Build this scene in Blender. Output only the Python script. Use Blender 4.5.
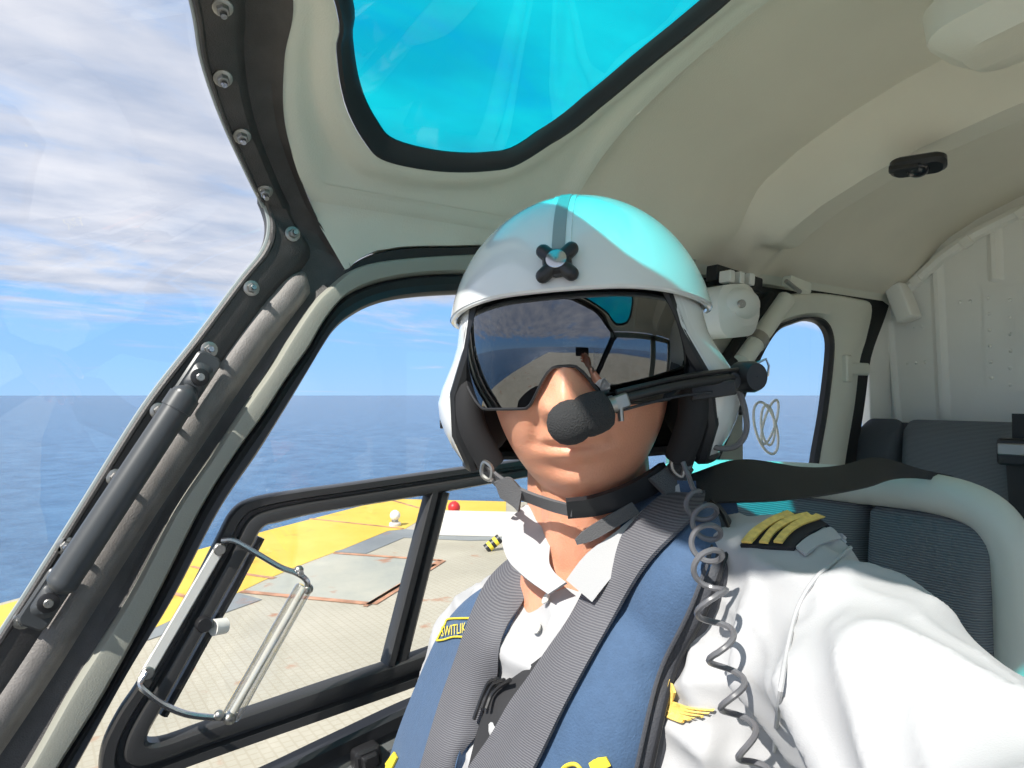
import bpy, bmesh, math, random
from mathutils import Vector, Matrix, noise
from mathutils.bvhtree import BVHTree
random.seed(7)
for o in list(bpy.data.objects): bpy.data.objects.remove(o)
SC = bpy.context.scene; COL = SC.collection
R = math.radians
# ------------------------------------------------------------------ camera
# cabin axes: +Y aft, +X the helicopter's left, +Z up, origin at the camera's height on the cabin centre line
FPX = 690.0; YAW = 55.0; PITCH = 0.913
CAM = Vector((0.14, 0.0, 0.0))
cd = bpy.data.cameras.new('camera'); cam = bpy.data.objects.new('camera', cd); COL.objects.link(cam)
cd.sensor_width = 36; cd.lens = FPX / 1024 * 36; cd.clip_start = 0.02; cd.clip_end = 60000
cam.location = CAM; cam.rotation_euler = (R(90 + PITCH), 0, R(YAW)); SC.camera = cam
SC.view_settings.view_transform = 'Standard'; SC.view_settings.look = 'None'
SC.view_settings.gamma = 1; SC.view_settings.use_curve_mapping = False
SC.view_settings.exposure = 0.62
# ------------------------------------------------------------------ sky
W = bpy.data.worlds.new('sky'); SC.world = W; W.use_nodes = True
def build_sky():
    nt = W.node_tree; N = nt.nodes; L = nt.links; N.clear()
    out = N.new('ShaderNodeOutputWorld'); bg = N.new('ShaderNodeBackground'); L.new(bg.outputs[0], out.inputs[0])
    tc = N.new('ShaderNodeTexCoord'); sep = N.new('ShaderNodeSeparateXYZ'); L.new(tc.outputs['Generated'], sep.inputs[0])
    ramp = N.new('ShaderNodeValToRGB'); L.new(sep.outputs['Z'], ramp.inputs[0])
    e = ramp.color_ramp.elements
    e[0].position = 0.0; e[0].color = (.36, .60, .90, 1)
    e[1].position = 1.0; e[1].color = (.10, .25, .60, 1)
    for p, c in ((.05, (.30, .57, .95, 1)), (.13, (.25, .53, .97, 1)), (.35, (.22, .46, .86, 1))):
        x = e.new(p); x.color = c
    mx = N.new('ShaderNodeMath'); mx.operation = 'MAXIMUM'; mx.inputs[1].default_value = 0.0; L.new(sep.outputs['Z'], mx.inputs[0])
    ad = N.new('ShaderNodeMath'); ad.operation = 'ADD'; ad.inputs[1].default_value = .12; L.new(mx.outputs[0], ad.inputs[0])
    dv = N.new('ShaderNodeVectorMath'); dv.operation = 'DIVIDE'; L.new(tc.outputs['Generated'], dv.inputs[0])
    cb = N.new('ShaderNodeCombineXYZ')
    for i in range(3): L.new(ad.outputs[0], cb.inputs[i])
    L.new(cb.outputs[0], dv.inputs[1])
    mp = N.new('ShaderNodeMapping'); mp.inputs['Scale'].default_value = (1.5, .85, 0.0); mp.inputs['Rotation'].default_value = (0, 0, R(25)); mp.inputs['Location'].default_value = (3.1, 1.7, 0)
    L.new(dv.outputs[0], mp.inputs[0])
    n1 = N.new('ShaderNodeTexNoise'); n1.inputs['Scale'].default_value = 1.1; n1.inputs['Detail'].default_value = 9; n1.inputs['Roughness'].default_value = .62; n1.inputs['Distortion'].default_value = .6
    L.new(mp.outputs[0], n1.inputs['Vector'])
    # cover grows above a clear low band
    cov = N.new('ShaderNodeMapRange'); cov.inputs[1].default_value = .06; cov.inputs[2].default_value = .17; cov.inputs[3].default_value = -.15; cov.inputs[4].default_value = .24
    L.new(sep.outputs['Z'], cov.inputs[0])
    sm = N.new('ShaderNodeMath'); sm.operation = 'ADD'; L.new(n1.outputs[0], sm.inputs[0]); L.new(cov.outputs[0], sm.inputs[1])
    mr = N.new('ShaderNodeMapRange'); mr.interpolation_type = 'SMOOTHSTEP'; mr.inputs[1].default_value = .42; mr.inputs[2].default_value = .72; L.new(sm.outputs[0], mr.inputs[0])
    n2 = N.new('ShaderNodeTexNoise'); n2.inputs['Scale'].default_value = 2.6; n2.inputs['Detail'].default_value = 6; L.new(mp.outputs[0], n2.inputs['Vector'])
    cr = N.new('ShaderNodeValToRGB'); L.new(n2.outputs[0], cr.inputs[0])
    cr.color_ramp.elements[0].position = .35; cr.color_ramp.elements[0].color = (.46, .52, .66, 1)
    cr.color_ramp.elements[1].position = .68; cr.color_ramp.elements[1].color = (.74, .75, .82, 1)
    mix = N.new('ShaderNodeMix'); mix.data_type = 'RGBA'
    L.new(mr.outputs[0], mix.inputs[0]); L.new(ramp.outputs[0], mix.inputs[6]); L.new(cr.outputs[0], mix.inputs[7])
    L.new(mix.outputs[2], bg.inputs[0]); bg.inputs[1].default_value = 0.78
build_sky()
# ------------------------------------------------------------------ sun (ahead of the nose, high)
SUN_EL = 44.8; SUN_AZ = 19.0      # azimuth from straight ahead, + towards the helicopter's left
sd = bpy.data.lights.new('sun', 'SUN'); sd.energy = 4.8; sd.angle = R(.6); sd.color = (1, .95, .87)
sun = bpy.data.objects.new('sun', sd); COL.objects.link(sun)
SDIR = Vector((math.sin(R(SUN_AZ)) * math.cos(R(SUN_EL)), -math.cos(R(SUN_AZ)) * math.cos(R(SUN_EL)), math.sin(R(SUN_EL))))
sun.rotation_euler = SDIR.to_track_quat('Z', 'Y').to_euler(); sun.location = SDIR * 30

# ------------------------------------------------------------------ helpers
CM = cam.rotation_euler.to_matrix()
def ray(px, py): return CM @ Vector(((px - 512) / FPX, (384 - py) / FPX, -1.0))
def at(px, py, d): return CAM + ray(px, py) * d
def onX(px, py, X): r = ray(px, py); return CAM + r * ((X - CAM.x) / r.x)
def onY(px, py, Y): r = ray(px, py); return CAM + r * ((Y - CAM.y) / r.y)
def onZ(px, py, Z): r = ray(px, py); return CAM + r * ((Z - CAM.z) / r.z)
HW = .82
PROF = [(0, .53), (.15, .522), (.3, .50), (.42, .478), (.51, .453), (.60, .42), (.67, .383), (.73, .335), (.775, .296), (.80, .276), (.82, .262)]
def lerp(a, b, t): return a + (b - a) * t
def sstep(a, b, x):
    t = max(0, min(1, (x - a) / (b - a))); return t * t * (3 - 2 * t)
def vault(x):
    x = abs(x)
    for (x0, z0), (x1, z1) in zip(PROF, PROF[1:]):
        if x <= x1: return lerp(z0, z1, (x - x0) / (x1 - x0))
    return PROF[-1][1]
def onHull(px, py, inset=0.0):
    r = ray(px, py)
    def inside(s):
        p = CAM + r * s
        return abs(p.x) < HW - inset and p.z < vault(min(abs(p.x) * HW / (HW - inset), HW - 1e-4)) - inset
    lo, hi = .05, .05
    while inside(hi) and hi < 6: lo = hi; hi += .03
    for _ in range(30):
        m = (lo + hi) / 2
        if inside(m): lo = m
        else: hi = m
    return CAM + r * lo
def cr(pts, n=6, closed=False):
    P = [Vector(p) for p in pts]; out = []; L = len(P)
    rng = range(L) if closed else range(L - 1)
    for i in rng:
        p0 = P[i - 1] if closed or i > 0 else P[0] * 2 - P[1]
        p1 = P[i]; p2 = P[(i + 1) % L]
        p3 = P[(i + 2) % L] if closed or i + 2 < L else p2 * 2 - p1
        for k in range(n):
            t = k / n
            out.append(.5 * ((2 * p1) + (p2 - p0) * t + (2 * p0 - 5 * p1 + 4 * p2 - p3) * t * t + (3 * p1 - p0 - 3 * p2 + p3) * t ** 3))
    if not closed: out.append(P[-1].copy())
    return out
def resample(pts, n):
    P = [Vector(p) for p in pts]; d = [0]
    for a, b in zip(P, P[1:]): d.append(d[-1] + (b - a).length)
    out = []; j = 0
    for i in range(n):
        s = d[-1] * i / (n - 1)
        while j < len(d) - 2 and d[j + 1] < s: j += 1
        out.append(P[j].lerp(P[j + 1], (s - d[j]) / max(1e-9, d[j + 1] - d[j])))
    return out
class MB:
    def __init__(s): s.v = []; s.f = []
    def add(s, v, f):
        o = len(s.v); s.v += [Vector(p) for p in v]; s.f += [tuple(i + o for i in q) for q in f]; return s
    def grid(s, rows, cu=False, cv=False):
        n = len(rows); m = len(rows[0]); f = []
        for i in range(n if cu else n - 1):
            for j in range(m if cv else m - 1):
                i2 = (i + 1) % n; j2 = (j + 1) % m
                f.append((i * m + j, i * m + j2, i2 * m + j2, i2 * m + j))
        return s.add([p for r in rows for p in r], f)
    def slab(s, rows, th, n_hint=None):
        """thick sheet: rows of points, thickness th along the local normal"""
        n = len(rows); m = len(rows[0]); nr = []
        for i in range(n):
            q = []
            for j in range(m):
                du = rows[min(i + 1, n - 1)][j] - rows[max(i - 1, 0)][j]; dv = rows[i][min(j + 1, m - 1)] - rows[i][max(j - 1, 0)]
                k = du.cross(dv); k = k.normalized() if k.length > 1e-12 else Vector((0, 0, 1))
                if n_hint is not None and k.dot(n_hint(rows[i][j]) if callable(n_hint) else n_hint) < 0: k = -k
                q.append(k)
            nr.append(q)
        back = [[rows[i][j] - nr[i][j] * th for j in range(m)] for i in range(n)]
        o = len(s.v); s.grid(rows); s.grid(back); b = n * m
        idx = [j for j in range(m)] + [i * m + m - 1 for i in range(1, n)] + [(n - 1) * m + j for j in range(m - 2, -1, -1)] + [i * m for i in range(n - 2, 0, -1)]
        for a, c in zip(idx, idx[1:] + idx[:1]): s.f.append((o + a, o + c, o + b + c, o + b + a))
        return s
    def tube(s, pts, r, n=10, closed=False, caps=True, flat=1.0, up=None):
        P = [Vector(p) for p in pts]; L = len(P); rr = r if isinstance(r, (list, tuple)) else [r] * L
        T = []
        for i in range(L):
            a = P[(i + 1) % L] if closed or i < L - 1 else P[i]; b = P[i - 1] if closed or i > 0 else P[i]
            T.append((a - b).normalized())
        x = Vector(up) if up is not None else (Vector((0, 0, 1)) if abs(T[0].z) < .9 else Vector((1, 0, 0)))
        rows = []
        for i in range(L):
            if up is not None: x = Vector(up)
            x = (x - T[i] * x.dot(T[i])); x.normalize(); y = T[i].cross(x)
            rows.append([P[i] + (x * math.cos(2 * math.pi * k / n) * flat + y * math.sin(2 * math.pi * k / n)) * rr[i] for k in range(n)])
        o = len(s.v); s.grid(rows, cu=closed, cv=True)
        if caps and not closed:
            s.f.append(tuple(o + k for k in range(n))[::-1]); s.f.append(tuple(o + (L - 1) * n + k for k in range(n)))
        return s
    def ball(s, c, r, n=14, m=9, M=None):
        rx = r if isinstance(r, (list, tuple, Vector)) else (r, r, r); rows = []
        for i in range(m + 1):
            a = math.pi * i / m
            row = []
            for k in range(n):
                b = 2 * math.pi * k / n
                p = Vector((rx[0] * math.sin(a) * math.cos(b), rx[1] * math.sin(a) * math.sin(b), rx[2] * math.cos(a)))
                row.append(Vector(c) + (M @ p if M else p))
            rows.append(row)
        return s.grid(rows, cv=True)
    def capsule(s, a, b, ra, rb, n=18, m=6):
        a = Vector(a); b = Vector(b); t = (b - a).normalized(); x = t.orthogonal().normalized(); y = t.cross(x); rows = []
        def ring(c, r): return [c + (x * math.cos(2 * math.pi * k / n) + y * math.sin(2 * math.pi * k / n)) * r for k in range(n)]
        for i in range(m + 1):
            q = math.pi / 2 * i / m; rows.append(ring(a - t * ra * math.cos(q), max(1e-4, ra * math.sin(q))))
        for i in range(m + 1):
            q = math.pi / 2 * i / m; rows.append(ring(b + t * rb * math.sin(q), max(1e-4, rb * math.cos(q))))
        o = len(s.v); s.grid(rows, cv=True); s.f.append(tuple(o + k for k in range(n))[::-1]); e = o + (len(rows) - 1) * n; s.f.append(tuple(e + k for k in range(n)))
        return s
    def disc(s, c, nrm, r, h, n=16, bev=.25):
        """short bevelled cylinder from c along nrm"""
        nrm = Vector(nrm).normalized(); x = nrm.orthogonal().normalized(); y = nrm.cross(x); c = Vector(c)
        rows = [[c + nrm * z + (x * math.cos(2 * math.pi * k / n) + y * math.sin(2 * math.pi * k / n)) * q for k in range(n)] for z, q in ((0, r), (h * (1 - bev), r), (h, r * (1 - bev * .6)), (h, .0005))]
        return s.grid(rows, cv=True)
    def box(s, c, ax, half, bev=.0):
        c = Vector(c); X, Y, Z = [Vector(a).normalized() for a in ax]; hx, hy, hz = half; v = []; 
        if bev <= 0:
            for i in (-1, 1):
                for j in (-1, 1):
                    for k in (-1, 1): v.append(c + X * hx * i + Y * hy * j + Z * hz * k)
            return s.add(v, [(0, 1, 3, 2), (4, 6, 7, 5), (0, 4, 5, 1), (2, 3, 7, 6), (0, 2, 6, 4), (1, 5, 7, 3)])
        # rounded-corner prism: rounded rectangle in X,Y, chamfer along Z
        def rr(ix, iy, b, z, seg=4):
            o = []
            for q, (sx, sy) in enumerate(((1, 1), (-1, 1), (-1, -1), (1, -1))):
                for t in range(seg + 1):
                    a = math.pi / 2 * (q + t / seg)
                    o.append(c + X * (sx * (ix - b) + math.cos(a) * b) + Y * (sy * (iy - b) + math.sin(a) * b) + Z * z)
            return o
        q = min(bev, hz) * .6
        rows = [rr(.4 * hx, .4 * hy, min(bev * .3, .3 * hx, .3 * hy), -hz), rr(hx - q, hy - q, bev * .8, -hz), rr(hx, hy, bev, -hz + q), rr(hx, hy, bev, hz - q), rr(hx - q, hy - q, bev * .8, hz), rr(.4 * hx, .4 * hy, min(bev * .3, .3 * hx, .3 * hy), hz)]
        o = len(s.v); s.grid(rows, cv=True); m = len(rows[0]); s.f.append(tuple(o + k for k in range(m))[::-1]); s.f.append(tuple(o + 5 * m + k for k in range(m)))
        return s
    def ring(s, outer, inner, d, h, prof=((0, 0), (.04, .75), (.14, 1), (.86, 1), (.96, .75), (1, 0)), closed=True):
        """moulding between two loops, raised along d by h"""
        d = Vector(d); rows = [[a.lerp(b, t) + d * (h * z) for t, z in prof] for a, b in zip(outer, inner)]
        return s.grid(rows, cu=closed)
    def poly(s, loop, d=None, th=0):
        n = len(loop); o = len(s.v); s.v += [Vector(p) for p in loop]; s.f.append(tuple(o + k for k in range(n)))
        if th:
            s.v += [Vector(p) - Vector(d) * th for p in loop]; s.f.append(tuple(o + n + k for k in range(n))[::-1])
            for k in range(n): s.f.append((o + k, o + n + k, o + n + (k + 1) % n, o + (k + 1) % n))
        return s
    def mesh(s, name):
        me = bpy.data.meshes.new(name); me.from_pydata([tuple(p) for p in s.v], [], s.f); me.update()
        bm = bmesh.new(); bm.from_mesh(me); bmesh.ops.remove_doubles(bm, verts=bm.verts, dist=1e-6); bmesh.ops.recalc_face_normals(bm, faces=bm.faces); bm.to_mesh(me); bm.free()
        return me
def tag(o, label=None, cat=None, group=None, kind=None):
    for k, v in (('label', label), ('category', cat), ('group', group), ('kind', kind)):
        if v: o[k] = v
    return o
def link(name, me, mat, parent=None, smooth=True, auto=40):
    o = bpy.data.objects.new(name, me); COL.objects.link(o)
    if mat is not None: me.materials.clear(); me.materials.append(M[mat] if isinstance(mat, str) else mat)
    if smooth:
        for p in me.polygons: p.use_smooth = True
        try: me.set_sharp_from_angle(angle=R(auto))
        except Exception: pass
    if parent is not None:
        o.parent = parent
        p = parent; T = Vector((0, 0, 0))
        while p is not None: T += p.location; p = p.parent
        o.location = -T if parent.type == 'EMPTY' else Vector((0, 0, 0))
    return o
def part(name, mb, mat, parent, smooth=True, auto=40): return link(name, mb.mesh(name), mat, parent, smooth, auto)
def solo(name, mb, mat, label, cat, group=None, smooth=True, auto=40): return tag(link(name, mb.mesh(name), mat, None, smooth, auto), label, cat, group)
def struct(name, mb, mat, label=None, cat=None, smooth=True, auto=40): return tag(link(name, mb.mesh(name), mat, None, smooth, auto), label, cat, None, 'structure')
def empty(name, loc, label=None, cat=None, group=None, kind=None):
    o = bpy.data.objects.new(name, None); COL.objects.link(o); o.location = loc; o.empty_display_size = .05
    return tag(o, label, cat, group, kind)
def smooth_union(mb, voxel, iters=8, fac=.5):
    me = mb.mesh('tmp'); o = bpy.data.objects.new('tmp', me); COL.objects.link(o)
    m = o.modifiers.new('r', 'REMESH'); m.mode = 'VOXEL'; m.voxel_size = voxel
    if iters: k = o.modifiers.new('s', 'SMOOTH'); k.iterations = iters; k.factor = fac
    dg = bpy.context.evaluated_depsgraph_get(); out = bpy.data.meshes.new_from_object(o.evaluated_get(dg)); bpy.data.objects.remove(o); bpy.data.meshes.remove(me)
    return out
# ------------------------------------------------------------------ materials
M = {}
def mat(name, col, rough=.5, metal=0, var=0, vs=20, bump=0, bs=200, spec=.5, sss=0, coat=0, sheen=0, stretch=None, col2=None, tint=None):
    m = bpy.data.materials.new(name); m.use_nodes = True; nt = m.node_tree; N = nt.nodes; L = nt.links; b = N['Principled BSDF']
    b.inputs['Base Color'].default_value = (*col, 1); b.inputs['Roughness'].default_value = rough; b.inputs['Metallic'].default_value = metal
    b.inputs['Specular IOR Level'].default_value = spec
    if coat: b.inputs['Coat Weight'].default_value = coat; b.inputs['Coat Roughness'].default_value = .08
    if sheen: b.inputs['Sheen Weight'].default_value = sheen
    if sss: b.inputs['Subsurface Weight'].default_value = sss; b.inputs['Subsurface Radius'].default_value = (.02, .008, .004); b.inputs['Subsurface Scale'].default_value = .4
    tc = N.new('ShaderNodeTexCoord'); mp = N.new('ShaderNodeMapping'); L.new(tc.outputs['Object'], mp.inputs[0])
    if stretch: mp.inputs['Scale'].default_value = stretch
    if var:
        n = N.new('ShaderNodeTexNoise'); n.inputs['Scale'].default_value = vs; n.inputs['Detail'].default_value = 6; L.new(mp.outputs[0], n.inputs['Vector'])
        rp = N.new('ShaderNodeValToRGB'); L.new(n.outputs[0], rp.inputs[0])
        c2 = col2 or tuple(min(1, c * (1 + var)) for c in col); c1 = col if col2 else tuple(c * (1 - var) for c in col)
        rp.color_ramp.elements[0].position = .35; rp.color_ramp.elements[0].color = (*c1, 1); rp.color_ramp.elements[1].position = .65; rp.color_ramp.elements[1].color = (*c2, 1)
        L.new(rp.outputs[0], b.inputs['Base Color'])
    if bump:
        n = N.new('ShaderNodeTexNoise'); n.inputs['Scale'].default_value = bs; n.inputs['Detail'].default_value = 4; L.new(mp.outputs[0], n.inputs['Vector'])
        bp = N.new('ShaderNodeBump'); bp.inputs['Strength'].default_value = bump; bp.inputs['Distance'].default_value = .002; L.new(n.outputs[0], bp.inputs['Height']); L.new(bp.outputs[0], b.inputs['Normal'])
    M[name] = m; return m
def weave(name, c1, c2, scale, rough=.8, dirn='X', bump=.4, rot=(0, 0, 0), cross=False):
    m = mat(name, c1, rough); nt = m.node_tree; N = nt.nodes; L = nt.links; b = N['Principled BSDF']
    tc = N.new('ShaderNodeTexCoord'); mp = N.new('ShaderNodeMapping'); mp.inputs['Rotation'].default_value = rot; L.new(tc.outputs['Object'], mp.inputs[0])
    w = N.new('ShaderNodeTexWave'); w.bands_direction = dirn; w.inputs['Scale'].default_value = scale; w.inputs['Distortion'].default_value = 1.2; w.inputs['Detail'].default_value = 1; L.new(mp.outputs[0], w.inputs['Vector'])
    src = w.outputs['Fac']
    if cross:
        w2 = N.new('ShaderNodeTexWave'); w2.bands_direction = 'Z'; w2.inputs['Scale'].default_value = scale * .7; w2.inputs['Distortion'].default_value = 1; L.new(mp.outputs[0], w2.inputs['Vector'])
        mm = N.new('ShaderNodeMath'); mm.operation = 'MULTIPLY'; L.new(w.outputs['Fac'], mm.inputs[0]); L.new(w2.outputs['Fac'], mm.inputs[1]); src = mm.outputs[0]
    rp = N.new('ShaderNodeValToRGB'); L.new(src, rp.inputs[0]); rp.color_ramp.elements[0].color = (*c1, 1); rp.color_ramp.elements[1].color = (*c2, 1); L.new(rp.outputs[0], b.inputs['Base Color'])
    bp = N.new('ShaderNodeBump'); bp.inputs['Strength'].default_value = bump; bp.inputs['Distance'].default_value = .001; L.new(src, bp.inputs['Height']); L.new(bp.outputs[0], b.inputs['Normal'])
    return m
def glass(name, tint, r0=.05, r1=.5, gl=(1, 1, 1), rough=0.0, power=4):
    m = bpy.data.materials.new(name); m.use_nodes = True; nt = m.node_tree; N = nt.nodes; L = nt.links; N.clear()
    out = N.new('ShaderNodeOutputMaterial'); tr = N.new('ShaderNodeBsdfTransparent'); tr.inputs[0].default_value = (*tint, 1)
    g = N.new('ShaderNodeBsdfGlossy'); g.inputs['Color'].default_value = (*gl, 1); g.inputs['Roughness'].default_value = rough
    lw = N.new('ShaderNodeLayerWeight'); lw.inputs[0].default_value = .5
    pw = N.new('ShaderNodeMath'); pw.operation = 'POWER'; pw.inputs[1].default_value = power; L.new(lw.outputs['Facing'], pw.inputs[0])
    mr = N.new('ShaderNodeMapRange'); mr.inputs[3].default_value = r0; mr.inputs[4].default_value = r1; L.new(pw.outputs[0], mr.inputs[0])
    mx = N.new('ShaderNodeMixShader'); L.new(mr.outputs[0], mx.inputs[0]); L.new(tr.outputs[0], mx.inputs[1]); L.new(g.outputs[0], mx.inputs[2]); L.new(mx.outputs[0], out.inputs[0])
    M[name] = m; return m
mat('lining', (.74, .74, .64), .38, bump=.25, bs=420, var=.03, vs=6)
mat('lining_rear', (.78, .735, .62), .34, bump=.25, bs=420, var=.03, vs=5)
mat('bulkhead', (.86, .85, .79), .45, var=.03, vs=5)
mat('door_paint', (.33, .33, .285), .38, bump=.2, bs=500)
mat('post_dark', (.06, .056, .055), .45, bump=.35, bs=600, var=.15, vs=30)
mat('post_rib', (.21, .195, .185), .5, bump=.5, bs=500, var=.1, vs=40)  # paler than post_dark: the rib's sunlit streak is put into the colour
mat('black_rubber', (.018, .019, .022), .45)
mat('black_frame', (.038, .038, .039), .32, bump=.15, bs=500)
mat('black_plastic', (.02, .02, .022), .35)
mat('black_gap', (.012, .012, .013), .7)
mat('grey_panel', (.10, .105, .105), .45, bump=.2, bs=400)
mat('steel', (.55, .55, .56), .25, 1)
mat('dull_steel', (.42, .41, .39), .4, 1)
mat('handle_grey', (.055, .06, .065), .35)
mat('white_shell', (.80, .81, .80), .18, coat=.6)
mat('grey_strip', (.30, .33, .33), .4)
mat('liner', (.018, .018, .02), .8)
mat('foam', (.035, .036, .038), .95, bump=1.0, bs=700)
mat('skin', (.76, .35, .22), .42, var=.10, vs=18, bump=.25, bs=500, sss=.25)
mat('shirt', (.45, .45, .46), .75, bump=.12, bs=900, sheen=.1)
mat('vest', (.055, .108, .205), .8, var=.05, vs=120, bump=.4, bs=500, sheen=.15)
mat('vest_edge', (.06, .063, .075), .7, bump=.4, bs=600)
weave('webbing', (.085, .085, .10), (.165, .165, .18), 170, .75, 'Z', .4, rot=(0, 0, 0))
mat('belt_black', (.014, .015, .018), .6, bump=.3, bs=800)
mat('strap_grey', (.11, .11, .115), .8, bump=.5, bs=900)
mat('gold', (.90, .62, .16), .45, var=.15, vs=200, bump=.4, bs=500)
mat('yellow_print', (.85, .66, .05), .6)
mat('epaulette_black', (.02, .02, .025), .8)
mat('button', (.78, .76, .70), .3)
mat('cord', (.13, .13, .14), .3)
weave('seat_fabric', (.085, .10, .115), (.19, .21, .23), 110, .85, 'Z', .6)
mat('seat_fabric_dark', (.065, .075, .09), .85, bump=.6, bs=500)
mat('seat_shell', (.60, .63, .58), .4)
mat('clear_rod', (.75, .74, .70), .15, spec=.8)
mat('white_plastic', (.78, .77, .72), .4)
mat('net', (.03, .03, .033), .7)
mat('trousers', (.015, .017, .025), .8)
mat('lens_dark', (.02, .02, .025), .1)
mat('red_paint', (.55, .03, .03), .4)
mat('deck_white', (.62, .60, .55), .6, var=.25, vs=6)
mat('rust', (.42, .22, .13), .8, var=.3, vs=8)
mat('lip', (.55, .20, .15), .45)
glass('window_glass', (.96, .97, .98), .045, .55)
glass('windshield_glass', (.96, .975, .985), .06, .30)
glass('cyan_glass', (.01, .80, .88), .05, .5)
glass('visor_glass', (.03, .028, .03), .26, .8, gl=(.58, .60, .64), power=3)
glass('rod_glass', (.85, .84, .80), .18, .9, power=2)
def deck_material(name, base, base2, speck, net):
    m = mat(name, base, .75); nt = m.node_tree; N = nt.nodes; L = nt.links; b = N['Principled BSDF']
    tc = N.new('ShaderNodeTexCoord')
    n1 = N.new('ShaderNodeTexNoise'); n1.inputs['Scale'].default_value = .9; n1.inputs['Detail'].default_value = 8; n1.inputs['Roughness'].default_value = .7; L.new(tc.outputs['Object'], n1.inputs['Vector'])
    r1 = N.new('ShaderNodeValToRGB'); r1.color_ramp.elements[0].position = .35; r1.color_ramp.elements[0].color = (*base, 1); r1.color_ramp.elements[1].position = .66; r1.color_ramp.elements[1].color = (*base2, 1); L.new(n1.outputs[0], r1.inputs[0])
    n2 = N.new('ShaderNodeTexNoise'); n2.inputs['Scale'].default_value = 3.2; n2.inputs['Detail'].default_value = 5; L.new(tc.outputs['Object'], n2.inputs['Vector'])
    r2 = N.new('ShaderNodeValToRGB'); r2.color_ramp.elements[0].position = .635; r2.color_ramp.elements[0].color = (0, 0, 0, 1); r2.color_ramp.elements[1].position = .71; r2.color_ramp.elements[1].color = (speck,) * 3 + (1,); L.new(n2.outputs[0], r2.inputs[0])
    mx = N.new('ShaderNodeMix'); mx.data_type = 'RGBA'; L.new(r2.outputs[0], mx.inputs[0]); L.new(r1.outputs[0], mx.inputs[6]); mx.inputs[7].default_value = (.36, .13, .05, 1)
    last = mx.outputs[2]
    if net:
        br = N.new('ShaderNodeTexBrick'); br.offset = .5; br.inputs['Scale'].default_value = 9; br.inputs['Mortar Size'].default_value = .05; br.inputs['Brick Width'].default_value = .5; br.inputs['Row Height'].default_value = .5; L.new(tc.outputs['Object'], br.inputs['Vector'])
        br.inputs['Color1'].default_value = (0, 0, 0, 1); br.inputs['Color2'].default_value = (0, 0, 0, 1); br.inputs['Mortar'].default_value = (1, 1, 1, 1)
        mm = N.new('ShaderNodeMath'); mm.operation = 'MULTIPLY'; mm.inputs[1].default_value = .35; L.new(br.outputs['Color'], mm.inputs[0])
        m2 = N.new('ShaderNodeMix'); m2.data_type = 'RGBA'; L.new(mm.outputs[0], m2.inputs[0]); L.new(last, m2.inputs[6]); m2.inputs[7].default_value = (.30, .26, .18, 1); last = m2.outputs[2]
    L.new(last, b.inputs['Base Color']); return m
deck_material('deck_paint', (.36, .34, .265), (.47, .44, .35), .8, True)
deck_material('deck_yellow', (.62, .42, .05), (.70, .50, .085), .25, False)
deck_material('deck_grey', (.17, .19, .20), (.25, .27, .27), .3, False)
deck_material('deck_pale', (.30, .32, .285), (.44, .43, .35), .7, False)
deck_material('curb_white', (.60, .58, .52), (.66, .64, .58), 1.0, False)
def sea_material():
    m = mat('sea', (.02, .075, .17), .22, spec=.5); nt = m.node_tree; N = nt.nodes; L = nt.links; b = N['Principled BSDF']
    tc = N.new('ShaderNodeTexCoord'); a = N.new('ShaderNodeTexNoise'); a.inputs['Scale'].default_value = .25; a.inputs['Detail'].default_value = 8; a.inputs['Roughness'].default_value = .65; L.new(tc.outputs['Object'], a.inputs['Vector'])
    bp = N.new('ShaderNodeBump'); bp.inputs['Strength'].default_value = .8; bp.inputs['Distance'].default_value = 1.2; L.new(a.outputs[0], bp.inputs['Height']); L.new(bp.outputs[0], b.inputs['Normal'])
    rp = N.new('ShaderNodeValToRGB'); rp.color_ramp.elements[0].color = (.022, .080, .175, 1); rp.color_ramp.elements[1].color = (.065, .16, .29, 1); rp.color_ramp.elements[0].position = .4; rp.color_ramp.elements[1].position = .62
    n2 = N.new('ShaderNodeTexNoise'); n2.inputs['Scale'].default_value = .08; n2.inputs['Detail'].default_value = 10; n2.inputs['Roughness'].default_value = .75; L.new(tc.outputs['Object'], n2.inputs['Vector']); L.new(n2.outputs[0], rp.inputs[0]); L.new(rp.outputs[0], b.inputs['Base Color'])
sea_material()

# ================================================================== OUTSIDE
DZ = -1.75
sea = MB()
for k, (r0, r1) in enumerate(((0, 60), (60, 400), (400, 3000), (3000, 40000))):
    rows = [[Vector((r * math.cos(2 * math.pi * i / 64), r * math.sin(2 * math.pi * i / 64), -24)) for i in range(64)] for r in (max(r0, .1), r1)]
    sea.grid(rows, cv=True)
tag(link('sea', sea.mesh('sea'), 'sea'), 'wide blue sea reaching to the horizon', 'sea', None, 'stuff')
# helideck: its corner and its two edges seen through the door window
def dk(px, py, dz=0): return onZ(px, py, DZ + dz)
cor = dk(389, 499); eL = (dk(193, 551.5) - cor).normalized(); eR = (dk(506, 501.5) - cor).normalized()
loop = [cor, cor + eR * 34, cor + eR * 34 + eL * 36, cor + eL * 36]
floor = struct('floor', MB().poly(loop, (0, 0, 1), .5), 'deck_paint', 'pale steel helideck with a fine anti-slip net outside the door', 'helideck', smooth=False)
def patch(name, loop, mat_, z=.004): return part(name, MB().poly([Vector((p.x, p.y, DZ + z)) for p in loop], (0, 0, 1), .003), mat_, floor, smooth=False)
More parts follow.
